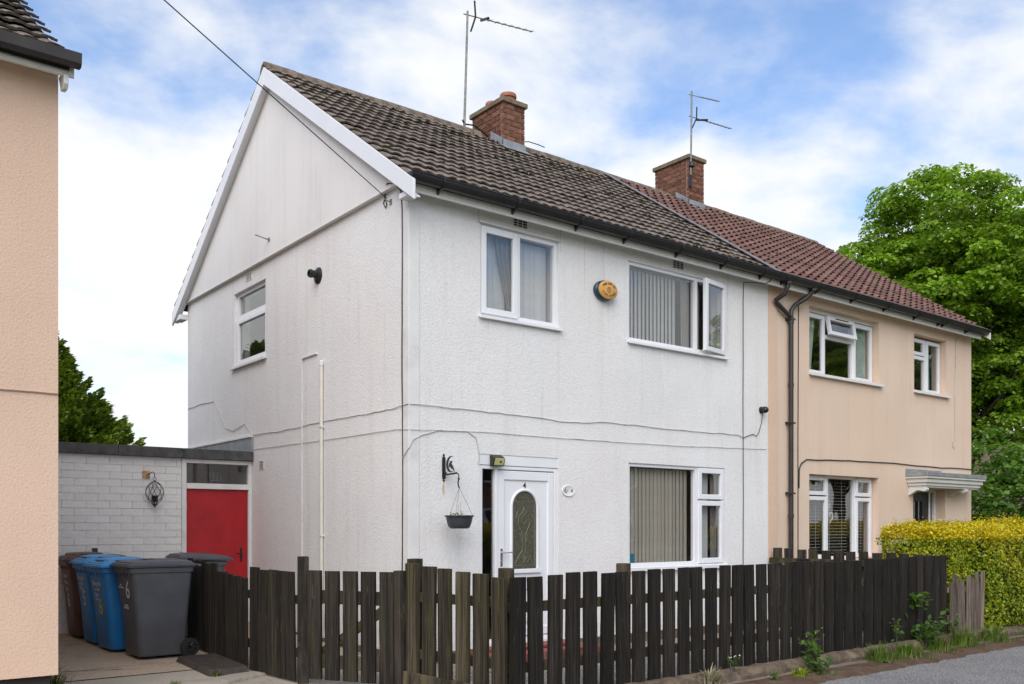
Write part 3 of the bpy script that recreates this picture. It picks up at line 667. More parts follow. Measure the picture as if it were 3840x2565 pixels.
for s in (-1, 1):
    came([(0, 1.05), (s * .02, 1.2), (s * .022, 1.38), (s * .06, 1.45), (s * .09, 1.52), (s * .07, 1.60), (s * .02, 1.64), (0, 1.70)])
    came([(s * .02, 1.2), (s * .055, 1.16), (s * .10, 1.10), (s * .13, 1.04)]); came([(s * .03, 1.42), (s * .05, 1.36), (s * .028, 1.30)])
    came([(0, 1.50), (s * .035, 1.53), (s * .04, 1.57), (0, 1.60), (s * .05, 1.66), (s * .10, 1.64), (s * .12, 1.58)]); came([(s * .05, 1.06), (s * .08, 1.09), (s * .05, 1.12), (s * .02, 1.09)])
    for z in (1.08, 1.18, 1.30, 1.42, 1.55): bv.lathe([(0.001, -.002), (.005, 0), (.001, .004)], (AX + s * .165, gn, z), 6)
bv.build('leaded_pattern', M['came'], door)
hd = MB(TF); hd.box(1.218, 1.248, nD - .006, nD + .006, 1.02, 1.22); hd.tube([(1.233, nD + .006, 1.175), (1.233, nD + .05, 1.175), (1.25, nD + .055, 1.175), (1.355, nD + .052, 1.175)], .0095, 8)
hd.lathe([(.008, 0), (.008, .01)], (1.233, nD + .004, 1.08), 10, Matrix.Rotation(R(-90), 3, 'X')); hd.build('door_handle', M['chrome'], door, smooth=True)
link('door_number', text_mesh('4', .095, M['print_dark'], .002, .001), door, (1.588, -nP - .003, 1.945), FRONT)
for z_ in (.74, .36): MB(TF).box(1.36, 1.82, nP, nP + .012, z_, z_ + .06).build('lower_moulding', M['upvc'], door, bevel=.004)
MB(TF).box(x0, x1, -.08, .03, .11, .148).build('threshold', M['white_paint'], door)
st = MB().box(.75, 2.3, -.50, -.03, -.02, .09).build('doorstep', M['step_red'], wh, bevel=.01)
for i in range(7):
    bm_ = MB().box(.76 + i * .22, .97 + i * .22, -.512, -.49, .0, .075); bm_.build('brick', M['chimney_brick'], st)
MB().box(.9, 2.15, -.30, -.03, .092, .125).build('upper_step', M['step_red'], st, bevel=.008)
for u, z in ((1.497, 4.985), (4.19, 4.965)): vent(wh, TF, u, z, .215, .125)
vent(wh, TS, 4.323, 5.03, .19, .105); vent(wh, TS, 3.874, 2.322, .16, .12)
# vertical render joints showing on the front
for u, za, zb2 in ((.90, 4.86, 5.07), (2.11, 4.75, 5.07), (2.50, 4.35, 5.07), (2.82, 4.52, 5.07), (5.22, 4.0, 5.07)):
    pts = [(u + random.uniform(-.004, .004), -.001, za + (zb2 - za) * k / 12) for k in range(13)]
    MB().tube([(a, b_, c) for a, b_, c in pts], .0035, 4).build('render_joint', M['cable_paint'], wh)
for u, za, zb2 in ():
    pts = [(-.001, u + random.uniform(-.004, .004), za + (zb2 - za) * k / 30) for k in range(31)]
    MB().tube(pts, .0022, 4).build('render_joint', M['white_render'], wh)

# ================================================================== peach house
PY = .016
ph = thing('peach_house', 'peach rendered semi-detached house with red tiled roof and door canopy', 'house', (9.23, 3.45, 0))
TP = frontT(PY)
D = (7.18, 9.15, 3.845, 4.875); E = (10.27, 11.395, 3.85, 4.84); F = (7.18, 9.13, .95, 2.28); PD = (10.24, 11.36, .14, 2.14)
wall_holes(TP, 6.135, 12.33, .04, 5.12, [D, E, F, PD], .26, 'front_wall', M['peach_render'], ph)
MB().box(12.07, 12.33, .276, 6.9, .04, 5.12).prism([(.02, 5.12), (6.88, 5.12), (3.45, 7.5)], lambda u, v, w: (w, u, v), 12.07, 12.33).build('gable_wall', M['peach_render'], ph)
MB().box(6.135, 12.07, 6.66, 6.9, .04, 5.12).build('rear_wall', M['peach_render'], ph)
interior(ph, 6.14, 12.06, .30, 6.65)
MB().box(6.136, 6.34, -.006, PY - .001, .04, 5.07).build('party_strip', M['peach_rough'], ph, bevel=.004)
MB().box(6.125, 12.35, -.165, -.143, 4.955, 5.10).build('fascia', M['fascia_paint'], ph, bevel=.003)
MB().box(6.125, 12.34, -.143, PY - .002, 5.07, 5.085).build('soffit', M['fascia_paint'], ph)
g2 = gutter(ph, 6.03, 12.44, -.240, 5.112, M['gutter'], [6.2, 7.05, 8.0, 8.95, 9.9, 10.7, 10.85, 11.7])
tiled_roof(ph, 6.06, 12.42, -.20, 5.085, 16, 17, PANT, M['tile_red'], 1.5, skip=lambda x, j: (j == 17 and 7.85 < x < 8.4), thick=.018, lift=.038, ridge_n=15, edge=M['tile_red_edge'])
MB().prism([(-.30, 4.94), (-.30, 5.07), (3.45, 7.63), (7.2, 5.07), (7.2, 4.94), (3.45, 7.44)], lambda u, v, w: (w, u, v), 12.40, 12.425).build('bargeboard', M['fascia_paint'], ph)
chimney(ph, 7.93, 8.36, 3.09, 3.94, 8.36, [], M['concrete_cap'])
# downpipe with its two swan necks, and clips
dp = MB(); dp.tube([(6.63, -.045, .02), (6.63, -.045, 4.55)], .036, 12)
dp.tube([(6.30, -.232, 5.05), (6.30, -.22, 4.97), (6.27, -.19, 4.86), (6.235, -.06, 4.79), (6.30, -.05, 4.745), (6.61, -.047, 4.60)], .034, 10)
dp.tube([(6.92, -.232, 5.05), (6.92, -.215, 4.99), (6.87, -.15, 4.90), (6.70, -.06, 4.78), (6.63, -.05, 4.70), (6.63, -.045, 4.53)], .034, 10)
dpo = dp.build('downpipe', M['gutter_brown'], ph, smooth=True)
for (x, y, z, r, h) in ((6.63, -.045, 4.5, .043, .09), (6.63, -.045, 3.55, .042, .06), (6.63, -.045, 1.6, .042, .06), (6.30, -.228, 5.0, .05, .08), (6.92, -.225, 5.0, .05, .08)):
    MB().lathe([(r, 0), (r, h)], (x, y, z), 14).build('pipe_collar', M['gutter_brown'], dpo, smooth=True)
for z in (4.55, 3.0, 1.95, .9):
    MB().box(6.565, 6.60, -.02, PY - .002, z, z + .035).box(6.57, 6.69, -.085, -.02, z + .004, z + .028).build('pipe_clip', M['gutter_brown'], dpo)
# windows set back in their reveals
nP2 = -.13
def psill(win, T, u0, u1, z): return sill(win, T, u0 - .015, u1 + .06, z, .06, .04, M['white_paint'], .10)
wD = window(ph, TP, D[0], D[1], D[2] + .0, D[3] - .06, nP2, w=.045)
MB(TP).box(D[0], D[1], nP2 - .05, nP2 + .03, D[3] - .058, D[3] - .002).build('head_trim', M['upvc_old'], wD)
for a in (7.77, 8.56): MB(TP).box(a - .02, a + .02, nP2 - .06, nP2 + .002, D[2] + .045, D[3] - .105).build('mullion', M['upvc'], wD)
sash(TP, D[0] + .02, 7.755, D[2] + .015, D[3] - .075, nP2 + .02, wD, .062); sash(TP, 8.575, D[1] - .02, D[2] + .015, D[3] - .075, nP2 + .02, wD, .062)
MB(TP).box(7.79, 8.54, nP2 - .06, nP2 + .003, 4.455, 4.515).build('transom', M['upvc'], wD)
pane(TP, 7.785, 8.545, D[2] + .035, 4.46, nP2 - .03, wD)
TV = Matrix.Translation((0, PY - nP2, 4.80)) @ Matrix.Rotation(R(-11), 4, 'X') @ Matrix(((1, 0, 0, 0), (0, -1, 0, 0), (0, 0, 1, 0), (0, 0, 0, 1)))
vb = MB(TV); ring(vb, 7.785, 8.545, -.305, .0, .06, .0, .05); vs_ = vb.build('top_vent_light', M['upvc'], wD, bevel=.005); tag(vs_, 'small top light tilted open')
MB(TV).box(7.84, 8.49, .02, .026, -.25, -.055).build('pane', M['glass'], wD); MB(TV).box(8.0, 8.36, .05, .056, -.035, -.02).build('trickle_vent', M['plastic_black'], wD)
psill(wD, TP, D[0], D[1], D[2])
curtain(wD, TP, D[0] + .06, D[0] + .46, D[2], D[3], -.225, M['curtain_green'], .25, 5); curtain(wD, TP, 8.62, D[1] - .06, D[2], D[3], -.225, M['curtain_green'], .1, 6, side=1)
wE = window(ph, TP, E[0], E[1], E[2], E[3] - .03, nP2, w=.045)
MB(TP).box(10.86, 10.90, nP2 - .06, nP2 + .002, E[2] + .045, E[3] - .075).build('mullion', M['upvc'], wE)
sash(TP, E[0] + .02, 10.85, 4.51, E[3] - .045, nP2 + .02, wE, .06); sash(TP, 10.905, E[1] - .02, E[2] + .015, E[3] - .045, nP2 + .02, wE, .06)
MB(TP).box(E[0] + .045, 10.86, nP2 - .06, nP2 + .003, 4.44, 4.50).build('transom', M['upvc'], wE); pane(TP, E[0] + .035, 10.865, E[2] + .035, 4.445, nP2 - .03, wE)
psill(wE, TP, E[0], E[1], E[2]); curtain(wE, TP, 10.95, 11.2, E[2], E[3], -.225, M['curtain_blue'], .0, 4)
wF = window(ph, TP, F[0], F[1], F[2], F[3], nP2, w=.045)
for a in (7.85, 8.62): MB(TP).box(a - .022, a + .022, nP2 - .06, nP2 + .002, F[2] + .045, F[3] - .045).build('mullion', M['upvc'], wF)
for (a, c) in ((F[0] + .02, 7.825), (8.645, F[1] - .02)):
    sash(TP, a, c, 1.965, F[3] - .02, nP2 + .02, wF, .062); sash(TP, a, c, F[2] + .015, 1.945, nP2 + .02, wF, .062)
pane(TP, 7.865, 8.605, F[2] + .035, F[3] - .035, nP2 - .03, wF)
psill(wF, TP, F[0], F[1], F[2])
for (a, c) in ((F[0] + .07, 7.80), (7.88, 8.56), (8.70, F[1] - .10)):
    me = MB().box(0, c - a, -.012, .012, -.001, .001).mesh('blind_slat', M['slat_ven'])
    for k in range(26): link('blind_slat', me, wF, (a, PY - nP2 + .10, F[2] + .04 + k * .0495), (R(12 + random.uniform(-3, 3)), 0, 0))
    for q in (.25, .75): MB().tube([(a + (c - a) * q, PY - nP2 + .086, F[2] + .04), (a + (c - a) * q, PY - nP2 + .086, F[3] - .04)], .0025, 4).build('blind_cord', M['slat_ven'], wF)
hh = MB(TP)
def heart(cx, cz, s): return [(cx + s * .062 * 16 * math.sin(t) ** 3 / 16 * 1.0, nP2 - .075, cz + s * .062 * (13 * math.cos(t) - 5 * math.cos(2 * t) - 2 * math.cos(3 * t) - math.cos(4 * t)) / 16) for t in [2 * math.pi * k / 22 for k in range(22)]]
hh.tube(heart(8.03, 1.62, 1.6), .012, 6, closed=True); hh.tube(heart(8.0, 1.80, .7), .009, 6, closed=True); hh.tube([(8.0, nP2 - .075, 1.85), (8.0, nP2 - .075, 2.2)], .003, 5)
hob = hh.build('heart_ornament', M['slat_ven']); tag(hob, 'pale twig hearts hanging inside the downstairs window with venetian blinds', 'ornament')
# door under its canopy
nQ = -.18
pd = MB(TP); ring(pd, PD[0], PD[1], PD[2], PD[3], .05, nQ - .07, nQ); pd.box(11.12, 11.17, nQ - .07, nQ, PD[2] + .05, PD[3] - .05)
pdo = pd.build('front_door', M['upvc'], ph, bevel=.005)
lf = MB(TP); lf.box(10.29, 10.62, nQ - .06, nQ - .01, .19, 2.09); lf.box(10.90, 11.12, nQ - .06, nQ - .01, .19, 2.09)
lf.box(10.62, 10.90, nQ - .06, nQ - .01, 1.92, 2.09); lf.box(10.62, 10.90, nQ - .06, nQ - .01, .19, .9); lf.box(10.745, 10.775, nQ - .06, nQ - .012, .9, 1.92)
lfo = lf.build('door_leaf', M['plastic_black'], pdo, bevel=.006)
pane(TP, 10.61, 10.91, .89, 1.93, nQ - .04, pdo); pane(TP, 11.16, 11.32, PD[2] + .04, PD[3] - .04, nQ - .04, pdo, M['glass_dark'])
link('door_number', text_mesh('2', .10, M['print_white'], .002, .002), pdo, (10.46, PY - nQ + .006, 1.72), FRONT)
cn = MB()
X0, X1, Yf = 9.98, 12.08, -.385
def band(z0, z1, d, mat_i=0): cn.mi = mat_i; cn.box(X0 + d, X1 - d, Yf + d, PY - .002, z0, z1)
band(2.33, 2.40, .0, 1); band(2.295, 2.33, .012); band(2.225, 2.295, .045); band(2.17, 2.225, .075); band(2.14, 2.17, .10)
cn.mi = 1; cn.box(X0 + .0, 11.2, PY - .012, PY - .002, 2.40, 2.47)
can = cn.build('door_canopy', [M['upvc_old'], M['lead']], ph, bevel=.008)
for x in (10.07, 11.45):
    pr = [(0, 2.14), (-.30, 2.14), (-.33, 2.115), (-.32, 2.085), (-.28, 2.07), (-.22, 2.085), (-.17, 2.095), (-.12, 2.075), (-.06, 2.035), (-.02, 2.015), (0, 2.0)]
    MB().prism(pr, lambda u, v, w: (w, PY - .002 + u, v), x, x + .09).build('canopy_bracket', M['upvc_old'], can, bevel=.004)

# ================================================================== house at the left edge
lh = thing('peach_detached_house', 'peach roughcast house wall with weathered brown tiles beside the bins', 'house', (-6.5, 3.2, 0))
LY = -.2
wall_holes(frontT(LY), -9.6, -3.44, .27, 5.2, [(-8.9, -7.3, 3.8, 4.85), (-8.9, -7.3, .95, 2.28)], .25, 'front_wall', M['peach_rough'], lh)
MB().box(-3.69, -3.44, LY + .25, 6.7, .27, 5.2).prism([(LY + .02, 5.2), (6.68, 5.2), (3.25, 7.5)], lambda u, v, w: (w, u, v), -3.69, -3.44).build('gable_wall', M['peach_rough'], lh)
MB().box(-9.6, -9.35, LY + .25, 6.7, .27, 5.2).build('end_wall', M['peach_rough'], lh); MB().box(-9.35, -3.69, 6.45, 6.7, .27, 5.2).build('rear_wall', M['peach_rough'], lh)
MB().box(-9.55, -3.49, LY + .05, 6.65, -.06, .27).build('plinth', M['underlay'], lh)
for (z0, z1) in ((3.8, 4.85), (.95, 2.28)):
    ww = window(lh, frontT(LY), -8.9, -7.3, z0, z1, -.05); pane(frontT(LY), -8.86, -7.34, z0 + .04, z1 - .04, -.08, ww)
tiled_roof(lh, -9.5, -3.40, -.43, 5.14, 18, 15, ROMAN, M['tile_grey'], 2.4, ry=3.25, thick=.022, lift=.045, single=lambda i, j: i > 9)
MB().box(-9.6, -3.36, -.38, -.355, 5.06, 5.16).build('fascia', M['fascia_paint'], lh)
MB().box(-9.6, -3.44, -.355, LY - .003, 5.12, 5.135).build('soffit', M['fascia_paint'], lh)
fe = MB(); fe.prism([(-.36, 5.10), (-.40, 5.06), (-.40, 4.99), (-.37, 4.955), (-.28, 4.965), (-.26, 5.02), (-.205, 5.10)], lambda u, v, w: (w, u, v), -3.44, -3.405); fe.build('eaves_end_cap', M['upvc_old'], lh, bevel=.004)
gb = MB(); bp = [(0, 0), (-.012, -.075), (-.035, -.10), (-.095, -.105), (-.115, -.08), (-.122, .0), (-.114, .0), (-.107, -.075), (-.09, -.095), (-.04, -.092), (-.02, -.07), (-.008, 0)]
gb.prism(bp, lambda u, v, w: (w, -.383 + u, 5.215 + v), -9.6, -3.335); gb.prism(bp[:6], lambda u, v, w: (w, -.383 + u, 5.215 + v), -3.336, -3.330); gb.build('gutter', M['gutter_brown'], lh)

# ================================================================== outbuilding between the houses
AY = 4.228
ob = thing('brick_outbuilding', 'low white painted brick outbuilding with flat felt roof and red door', 'outbuilding', (-1.8, AY, .13))
ow = MB().box(-3.75, -.985, AY + .008, AY + .2, .10, 2.40).build('brick_wall', M['white_joint'], ob)
cH, bL = .0945, .2835; bc = {}
for r in range(25):
    z = .10 + r * cH; off = -3.75 + (bL / 2 if r % 2 else 0); x = off - bL
    while x < -.985:
        a, c = max(x, -3.60), min(x + bL, -.985)
        if c - a > .05:
            k = round(c - a, 3); h = min(cH, 2.395 - z)
            if (k, round(h, 3)) not in bc:
                b = MB(); b.box(-k / 2 + .004, k / 2 - .004, -.010, .05, .0045, h - .0045); bc[(k, round(h, 3))] = b.mesh('brick', M['white_brick'])
            link('brick', bc[(k, round(h, 3))], ow, ((a + c) / 2, AY + .009 + random.uniform(-.0025, .0025), z), (random.uniform(-.006, .006), random.uniform(-.004, .004), random.uniform(-.008, .008)))
        x += bL
MB().box(-3.75, -3.6, AY + .2, AY + 3.9, .1, 2.40).box(-3.6, -.004, AY + 3.7, AY + 3.9, .1, 2.40).build('rear_wall', M['white_joint'], ob)
rf = MB().box(-3.75, -.004, AY - .045, AY + 4.0, 2.44, 2.50).build('flat_roof', M['felt'], ob)
for a, c in ((-3.75, -1.82), (-1.818, -.98), (-.978, -.004)):
    MB().box(a, c, AY - .075, AY - .046, 2.392, 2.528 + random.uniform(-.003, .004)).build('felt_edging', M['felt'], rf, bevel=.008)
MB().box(-3.75, -.004, AY - .046, AY + .12, 2.50, 2.522).build('roof_upstand', M['felt'], rf)
MB().box(-.030, -.004, AY - .06, AY + 2.7, 2.505, 2.735).build('wall_flashing', M['lead'], rf)
fl = MB(); fl.prism([(AY - .065, 2.731), (AY + 2.7, 2.731), (AY + 2.7, 2.752), (AY - .065, 2.752)], lambda u, v, w: (w, u, v), -.045, -.003); fl.build('mortar_fillet', M['white_paint'], rf)
T2 = frontT(AY); df = MB(T2)
df.box(-.985, -.925, -.06, .02, .10, 2.392); df.box(-.056, -.004, -.06, .02, .10, 2.392); df.box(-.925, -.056, -.06, .02, 2.335, 2.392); df.box(-.925, -.056, -.06, .03, 1.985, 2.06)
dfo = df.build('door_frame', M['white_paint'], ob, bevel=.005)
pane(T2, -.93, -.05, 2.055, 2.34, -.03, dfo, M['glass'])
MB().box(-.96, -.02, AY + .75, AY + .80, .1, 2.4).build('store_partition', M['room_dark'], ob)
rdoor = MB(T2).box(-.922, -.060, -.05, -.008, .14, 1.982).build('red_door', M['red_door'], ob, bevel=.006)
dh = MB(T2); dh.box(-.168, -.138, -.008, -.002, .98, 1.17); dh.tube([(-.153, -.004, 1.09), (-.153, .03, 1.09), (-.165, .038, 1.088), (-.235, .036, 1.092)], .007, 8); dh.lathe([(.02, 0), (.022, .004), (.012, .01)], (-.153, -.004, 1.09), 12, Matrix.Rotation(R(90), 3, 'X')); dh.lathe([(.018, 0), (.016, .006)], (-.153, -.004, 1.16), 12, Matrix.Rotation(R(90), 3, 'X'))
dh.build('door_handle', M['black_metal'], rdoor, smooth=True)
for z in (1.75, .45): MB(T2).tube([(-.924, -.004, z - .05), (-.924, -.004, z + .05)], .008, 8).build('hinge', M['white_paint'], rdoor)
vb = vent(ob, frontT(AY + .75), -.25, 2.20, .16, .12)

# ================================================================== things fixed to the houses
def cable(name, pts, r, mat, label, cat='cable', n=5, wob=0., step=.25, smooth=False):
    out_ = [Vector(pts[0])]
    for a, b_ in zip(pts, pts[1:]):
        a, b_ = Vector(a), Vector(b_); k = max(1, int((b_ - a).length / step))
        for i in range(1, k + 1):
            p = a.lerp(b_, i / k)
            if wob and i < k: p += Vector((random.uniform(-wob, wob) * .6, random.uniform(-wob, wob) * (.0 if abs(a.y - b_.y) < .02 and a.y < .02 else .6), random.uniform(-wob, wob)))
            out_.append(p)
    o = MB().tube(out_, r, n).build(name, mat, smooth=True, at=pts[0]); tag(o, label, cat); return o
S = -.008                                           # side wall: cables stand this far off it
cable('telephone_cable', [(S, .50, 5.09), (S, .45, 4.99), (S, .47, 4.96), (S, .52, 5.02), (S, .47, 5.14), (-.058, .36, 5.185), (-.04, .22, 5.15), (S - .004, .145, 5.05), (S - .004, .125, 4.85), (S - .004, .12, 4.2), (S - .004, .128, 3.4), (S - .004, .118, 2.75), (S - .004, .108, 1.9), (S - .004, .122, 1.0), (S - .004, .125, .12)], .0065, M['cable'], 'black telephone cable running down the white gable wall beside the corner', wob=.004)
cable('overhead_cable', [(0, .47, 5.07)] + [(-2.92 * k * 7 / 12, .47 - 1.66 * k * 7 / 12, 5.07 + .415 * k * 7 / 12 - .9 * (k / 12) * (1 - k / 12) * .0) for k in range(1, 13)], .0052, M['cable'], 'overhead telephone wire sloping up from the white gable', step=1.)
hk = thing('cable_hook', 'small steel cable hook on the white gable below the bargeboard end', 'hook', (0, .37, 5.0))
MB().tube([(-.002, .37, 5.0), (-.05, .37, 5.005), (-.07, .40, 5.03), (-.05, .44, 5.05)], .006, 6).build('hook', M['aluminium'], hk); MB().box(-.008, -.001, .35, .39, 4.97, 5.03).build('plate', M['aluminium'], hk)
cable('upper_wall_cable', [(S, 6.88, 3.397), (S, 6.3, 3.42), (S, 5.682, 3.40), (S, 5.55, 3.28), (S, 5.2, 2.95), (S, 4.916, 2.88), (S, 4.46, 2.945), (S, 4.2, 2.765), (S, 3.3, 2.74), (S, 2.2, 2.755), (S, 1.2, 2.75), (S, .337, 2.745), (S - .006, .0, 2.765), (.02, S - .006, 2.765), (.924, S, 2.762), (1.549, S, 2.752), (2.222, S, 2.727), (2.948, S, 2.772), (3.736, S, 2.76), (4.593, S, 2.762), (5.43, S, 2.77), (5.55, S, 2.735)], .0048, M['cable_paint'], 'thin half-painted cable looping round the white house between the storeys', wob=.006, step=.12)
cable('lower_wall_crack', [(S, 4.15, 2.558), (S, 2.2, 2.53), (S, .246, 2.517), (S - .006, 0, 2.495), (.02, S - .006, 2.495), (.924, S, 2.528), (2.152, S, 2.526), (4.155, S, 2.545), (6.08, S, 2.60)], .0036, M['cable_paint'], 'straight thin crack line just above the front door and ground-floor window', wob=.003, step=.2)  # crack line in the wall, modelled as a thin painted tube
cable('door_cable', [(S - .008, .11, 2.20), (-.012, -.014, 2.30), (.04, S - .006, 2.39), (.149, S, 2.446), (.399, S, 2.515), (.745, S, 2.522), (.864, S, 2.461), (.907, S, 2.27), (.894, S, 2.161)], .0055, M['cable_paint'], 'painted cable curving from the house corner down to the white door frame', wob=.003, step=.08)
cable('aerial_cable', [(5.977, -.18, 5.10), (5.96, -.172, 5.0), (5.84, -.172, 4.945), (5.66, -.10, 4.945), (5.56, -.01, 4.95), (5.55, S, 4.7), (5.552, S, 3.9), (5.547, S, 3.2), (5.55, S, 2.735), (5.555, S, 1.9), (5.55, S, 1.0), (5.555, S, .12)], .0058, M['cable'], 'dark cable running down the white front wall beside the open casement', wob=.004)
cable('camera_cable', [(5.967, -.03, 3.12), (5.967, S, 2.972), (5.906, S, 2.829), (5.85, S, 2.775), (5.775, S, 2.80), (5.646, S, 2.765), (5.557, S, 2.735)], .005, M['cable'], 'black lead hanging from the small dome camera', wob=.003, step=.06)
sc = thing('dome_camera', 'small black dome camera on the white wall beside the party line', 'camera', (5.967, 0, 3.16))
MB().lathe([(.05, 0), (.05, .012), (.035, .02), (.035, .05)], (5.967, -.0, 3.162), 16, Matrix.Rotation(R(90), 3, 'X')).build('mount', M['plastic_black'], sc, smooth=True)
MB().lathe([(.045, .0), (.05, .02), (.045, .05), (.03, .07), (.002, .078)], (5.967, -.045, 3.165), 16, Matrix.Rotation(R(100), 3, 'X')).build('dome', M['plastic_black'], sc, smooth=True)
cable('peach_wall_cable', [(7.20, -.17, 5.09), (7.12, -.17, 5.01), (6.95, -.05, 4.96), (6.895, PY - .008, 4.90), (6.885, PY - .008, 3.8), (6.878, PY - .008, 2.8), (6.882, PY - .008, 1.6), (6.878, PY - .008, .1)], .0065, M['cable'], 'black cable running down the peach wall right of the downpipe', wob=.004)
cable('peach_strap_cable', [(6.895, PY - .014, 2.05), (6.90, PY - .014, 2.34), (6.96, PY - .012, 2.43), (7.102, PY - .008, 2.496), (8.287, PY - .008, 2.53), (9.6, PY - .008, 2.545), (10.3, PY - .010, 2.53), (11.2, PY - .010, 2.525), (11.7, PY - .008, 2.54), (12.325, PY - .008, 2.542)], .0095, M['cable'], 'thick cable running across the peach wall above the door canopy', wob=.006)
cable('hanging_cable', [(11.95, -.17, 5.06), (11.86, -.10, 5.0), (11.74, PY - .008, 4.94), (11.71, PY - .008, 4.4), (11.70, PY - .008, 3.6), (11.69, PY - .008, 2.93), (11.66, PY - .008, 2.905), (11.61, PY - .008, 2.95), (11.605, PY - .008, 3.04)], .0065, M['cable_paint'], 'loose cable ending in a hook beside the small upstairs window of the peach house', wob=.004)
cable('garden_wire', [(12.33, .02, 3.62), (14, -.1, 3.15), (16, -.3, 2.86), (19, -.6, 2.86), (24, -1, 3.2)], .006, M['cable'], 'slack wire leaving the peach gable end towards the big green tree', step=.5)
cable('grey_wall_cable', [(-9.5, LY - .008, 2.53), (-6, LY - .008, 2.545), (-4.2, LY - .008, 2.54), (-3.6, LY - .008, 2.548), (-3.445, LY - .010, 2.545)], .0085, simple('peach_cable', (.50, .36, .27), .8, .1, 9), 'peach-painted cable across the roughcast wall of the house beside the bins', wob=.002)
fp = thing('flue', 'black round boiler flue sticking out of the white gable wall', 'flue', (0, 2.126, 4.57))
MB().lathe([(.105, 0), (.10, .015), (.075, .03), (.06, .04)], (0, 2.126, 4.574), 22, Matrix.Rotation(R(-90), 3, 'Y')).build('wall_collar', M['plastic_black'], fp, smooth=True)
MB().lathe([(.046, 0), (.046, .11), (.037, .11), (.037, .02)], (-.02, 2.126, 4.585), 18, Matrix.Rotation(R(-90), 3, 'Y')).build('duct', M['plastic_black'], fp, smooth=True)
MB().lathe([(.050, .07), (.052, .075), (.052, .095), (.05, .10)], (-.02, 2.126, 4.585), 18, Matrix.Rotation(R(-90), 3, 'Y'), cap=False).build('duct_ring', M['plastic_black'], fp, smooth=True)
ap = thing('aerial_peg', 'short grey peg sticking out of the gable cladding', 'peg', (-.05, 3.506, 5.35))
MB().tube([(-.05, 3.506, 5.345), (-.17, 3.52, 5.37), (-.24, 3.53, 5.385)], .008, 6).build('peg', M['aluminium'], ap); MB().lathe([(.03, 0), (.03, .01)], (-.05, 3.506, 5.35), 12, Matrix.Rotation(R(-90), 3, 'Y')).build('plate', M['aluminium'], ap)
cable('thin_white_pipe', [(-.012, 2.571, .12), (-.012, 2.571, 3.60), (-.012, 2.545, 3.612), (-.012, 2.16, 3.615), (.01, 2.15, 3.615)], .012, M['white_paint'], 'thin white overflow pipe with a short bend at its top on the white gable', 'pipe', 8, 0, 5)
wp = thing('cream_waste_pipe', 'cream waste pipe with capped top on the white gable', 'pipe', (-.03, 1.985, .1))
MB().tube([(-.03, 1.985, .1), (-.03, 1.985, 3.46)], .0225, 12).build('pipe', simple('cream_plastic', (.70, .66, .58), .45, .05, 6), wp, smooth=True)
MB().lathe([(.027, 0), (.029, .03), (.026, .055), (.012, .066)], (-.03, 1.985, 3.44), 14).build('cap', M['white_paint'], wp, smooth=True)
for z in (2.68, 1.35): MB().box(-.058, -.002, 1.955, 2.015, z, z + .022).build('clip', wp.children[0].data.materials[0], wp)

# alarm sounder box
ab = thing('alarm_box', 'oval orange and blue burglar alarm box between the upstairs windows', 'alarm box', (2.81, 0, 4.39))
def oval(rx, rz, y, cx=2.81, cz=4.395, n=40): return [(cx + rx * math.cos(2 * math.pi * k / n), y, cz + rz * math.sin(2 * math.pi * k / n)) for k in range(n)]
MB().loft([oval(.165, .118, -.001), oval(.172, .125, -.015), oval(.170, .123, -.050), oval(.155, .110, -.064)]).build('back_case', M['alarm_blue'], ab, smooth=True)
MB().loft([oval(.152, .108, -.068, 2.82), oval(.157, .113, -.078, 2.82), oval(.155, .111, -.094, 2.82), oval(.142, .099, -.102, 2.82)]).build('face_cover', M['alarm_orange'], ab, smooth=True)
def arc_text(body, rx, rz, a0, a1, size, flip=False):
    for i, chh in enumerate(body):
        if chh == ' ': continue
        a = R(a0 + (a1 - a0) * i / (len(body) - 1)); x = 2.82 + rx * math.cos(a); z = 4.395 + rz * math.sin(a)
        tilt = math.atan2(rz * math.cos(a), -rx * math.sin(a)); tilt = tilt + (math.pi if not flip else 0)
        link('lettering', text_mesh(chh, size, M['print_brown'], .0008, .001), ab, (x, -.1035, z), (R(90), -tilt, 0))
arc_text('CRIME STOP LTD', .112, .074, 148, 32, .034); arc_text('01482 659600', .112, .074, 205, 335, .034, True)
em = MB(); em.tube([(2.82 + .026 * math.cos(t), -.1025, 4.395 + .030 * math.sin(t)) for t in [2 * math.pi * k / 20 for k in range(20)]], .004, 6, closed=True); em.prism([(-.006, .018), (.004, .018), (.001, .004), (.008, .004), (-.004, -.018), (-.001, -.002), (-.009, -.002)], lambda u, v, w: (2.82 + u, w, 4.395 + v), -.105, -.101)
em.build('emblem', M['print_brown'], ab)
# house-number plaque
pq = thing('number_plaque', 'small oval white ceramic plaque reading 4 beside the front door', 'plaque', (2.236, 0, 1.9))
def ov2(rx, rz, y): return oval(rx, rz, y, 2.236, 1.90, 32)
MB().loft([ov2(.10, .066, -.001), ov2(.104, .07, -.008), ov2(.098, .064, -.014), ov2(.088, .055, -.010)]).build('plate', M['ceramic'], pq, smooth=True)
link('number', text_mesh('4', .055, M['print_dark'], .0008, .001), pq, (2.285, -.0125, 1.90), FRONT)
fl = MB(); 
for k in range(9):
    a = random.uniform(0, 6.28); r = random.uniform(.004, .022); cx, cz = 2.195 + r * math.cos(a), 1.90 + r * math.sin(a) * 1.2
    fl.prism([(cx + .009 * math.cos(t + k), cz + .007 * math.sin(t)) for t in [2 * math.pi * q / 7 for q in range(7)]], lambda u, v, w: (u, w, v), -.0135, -.011)
fl.build('flower_motif', M['print_blue'], pq)
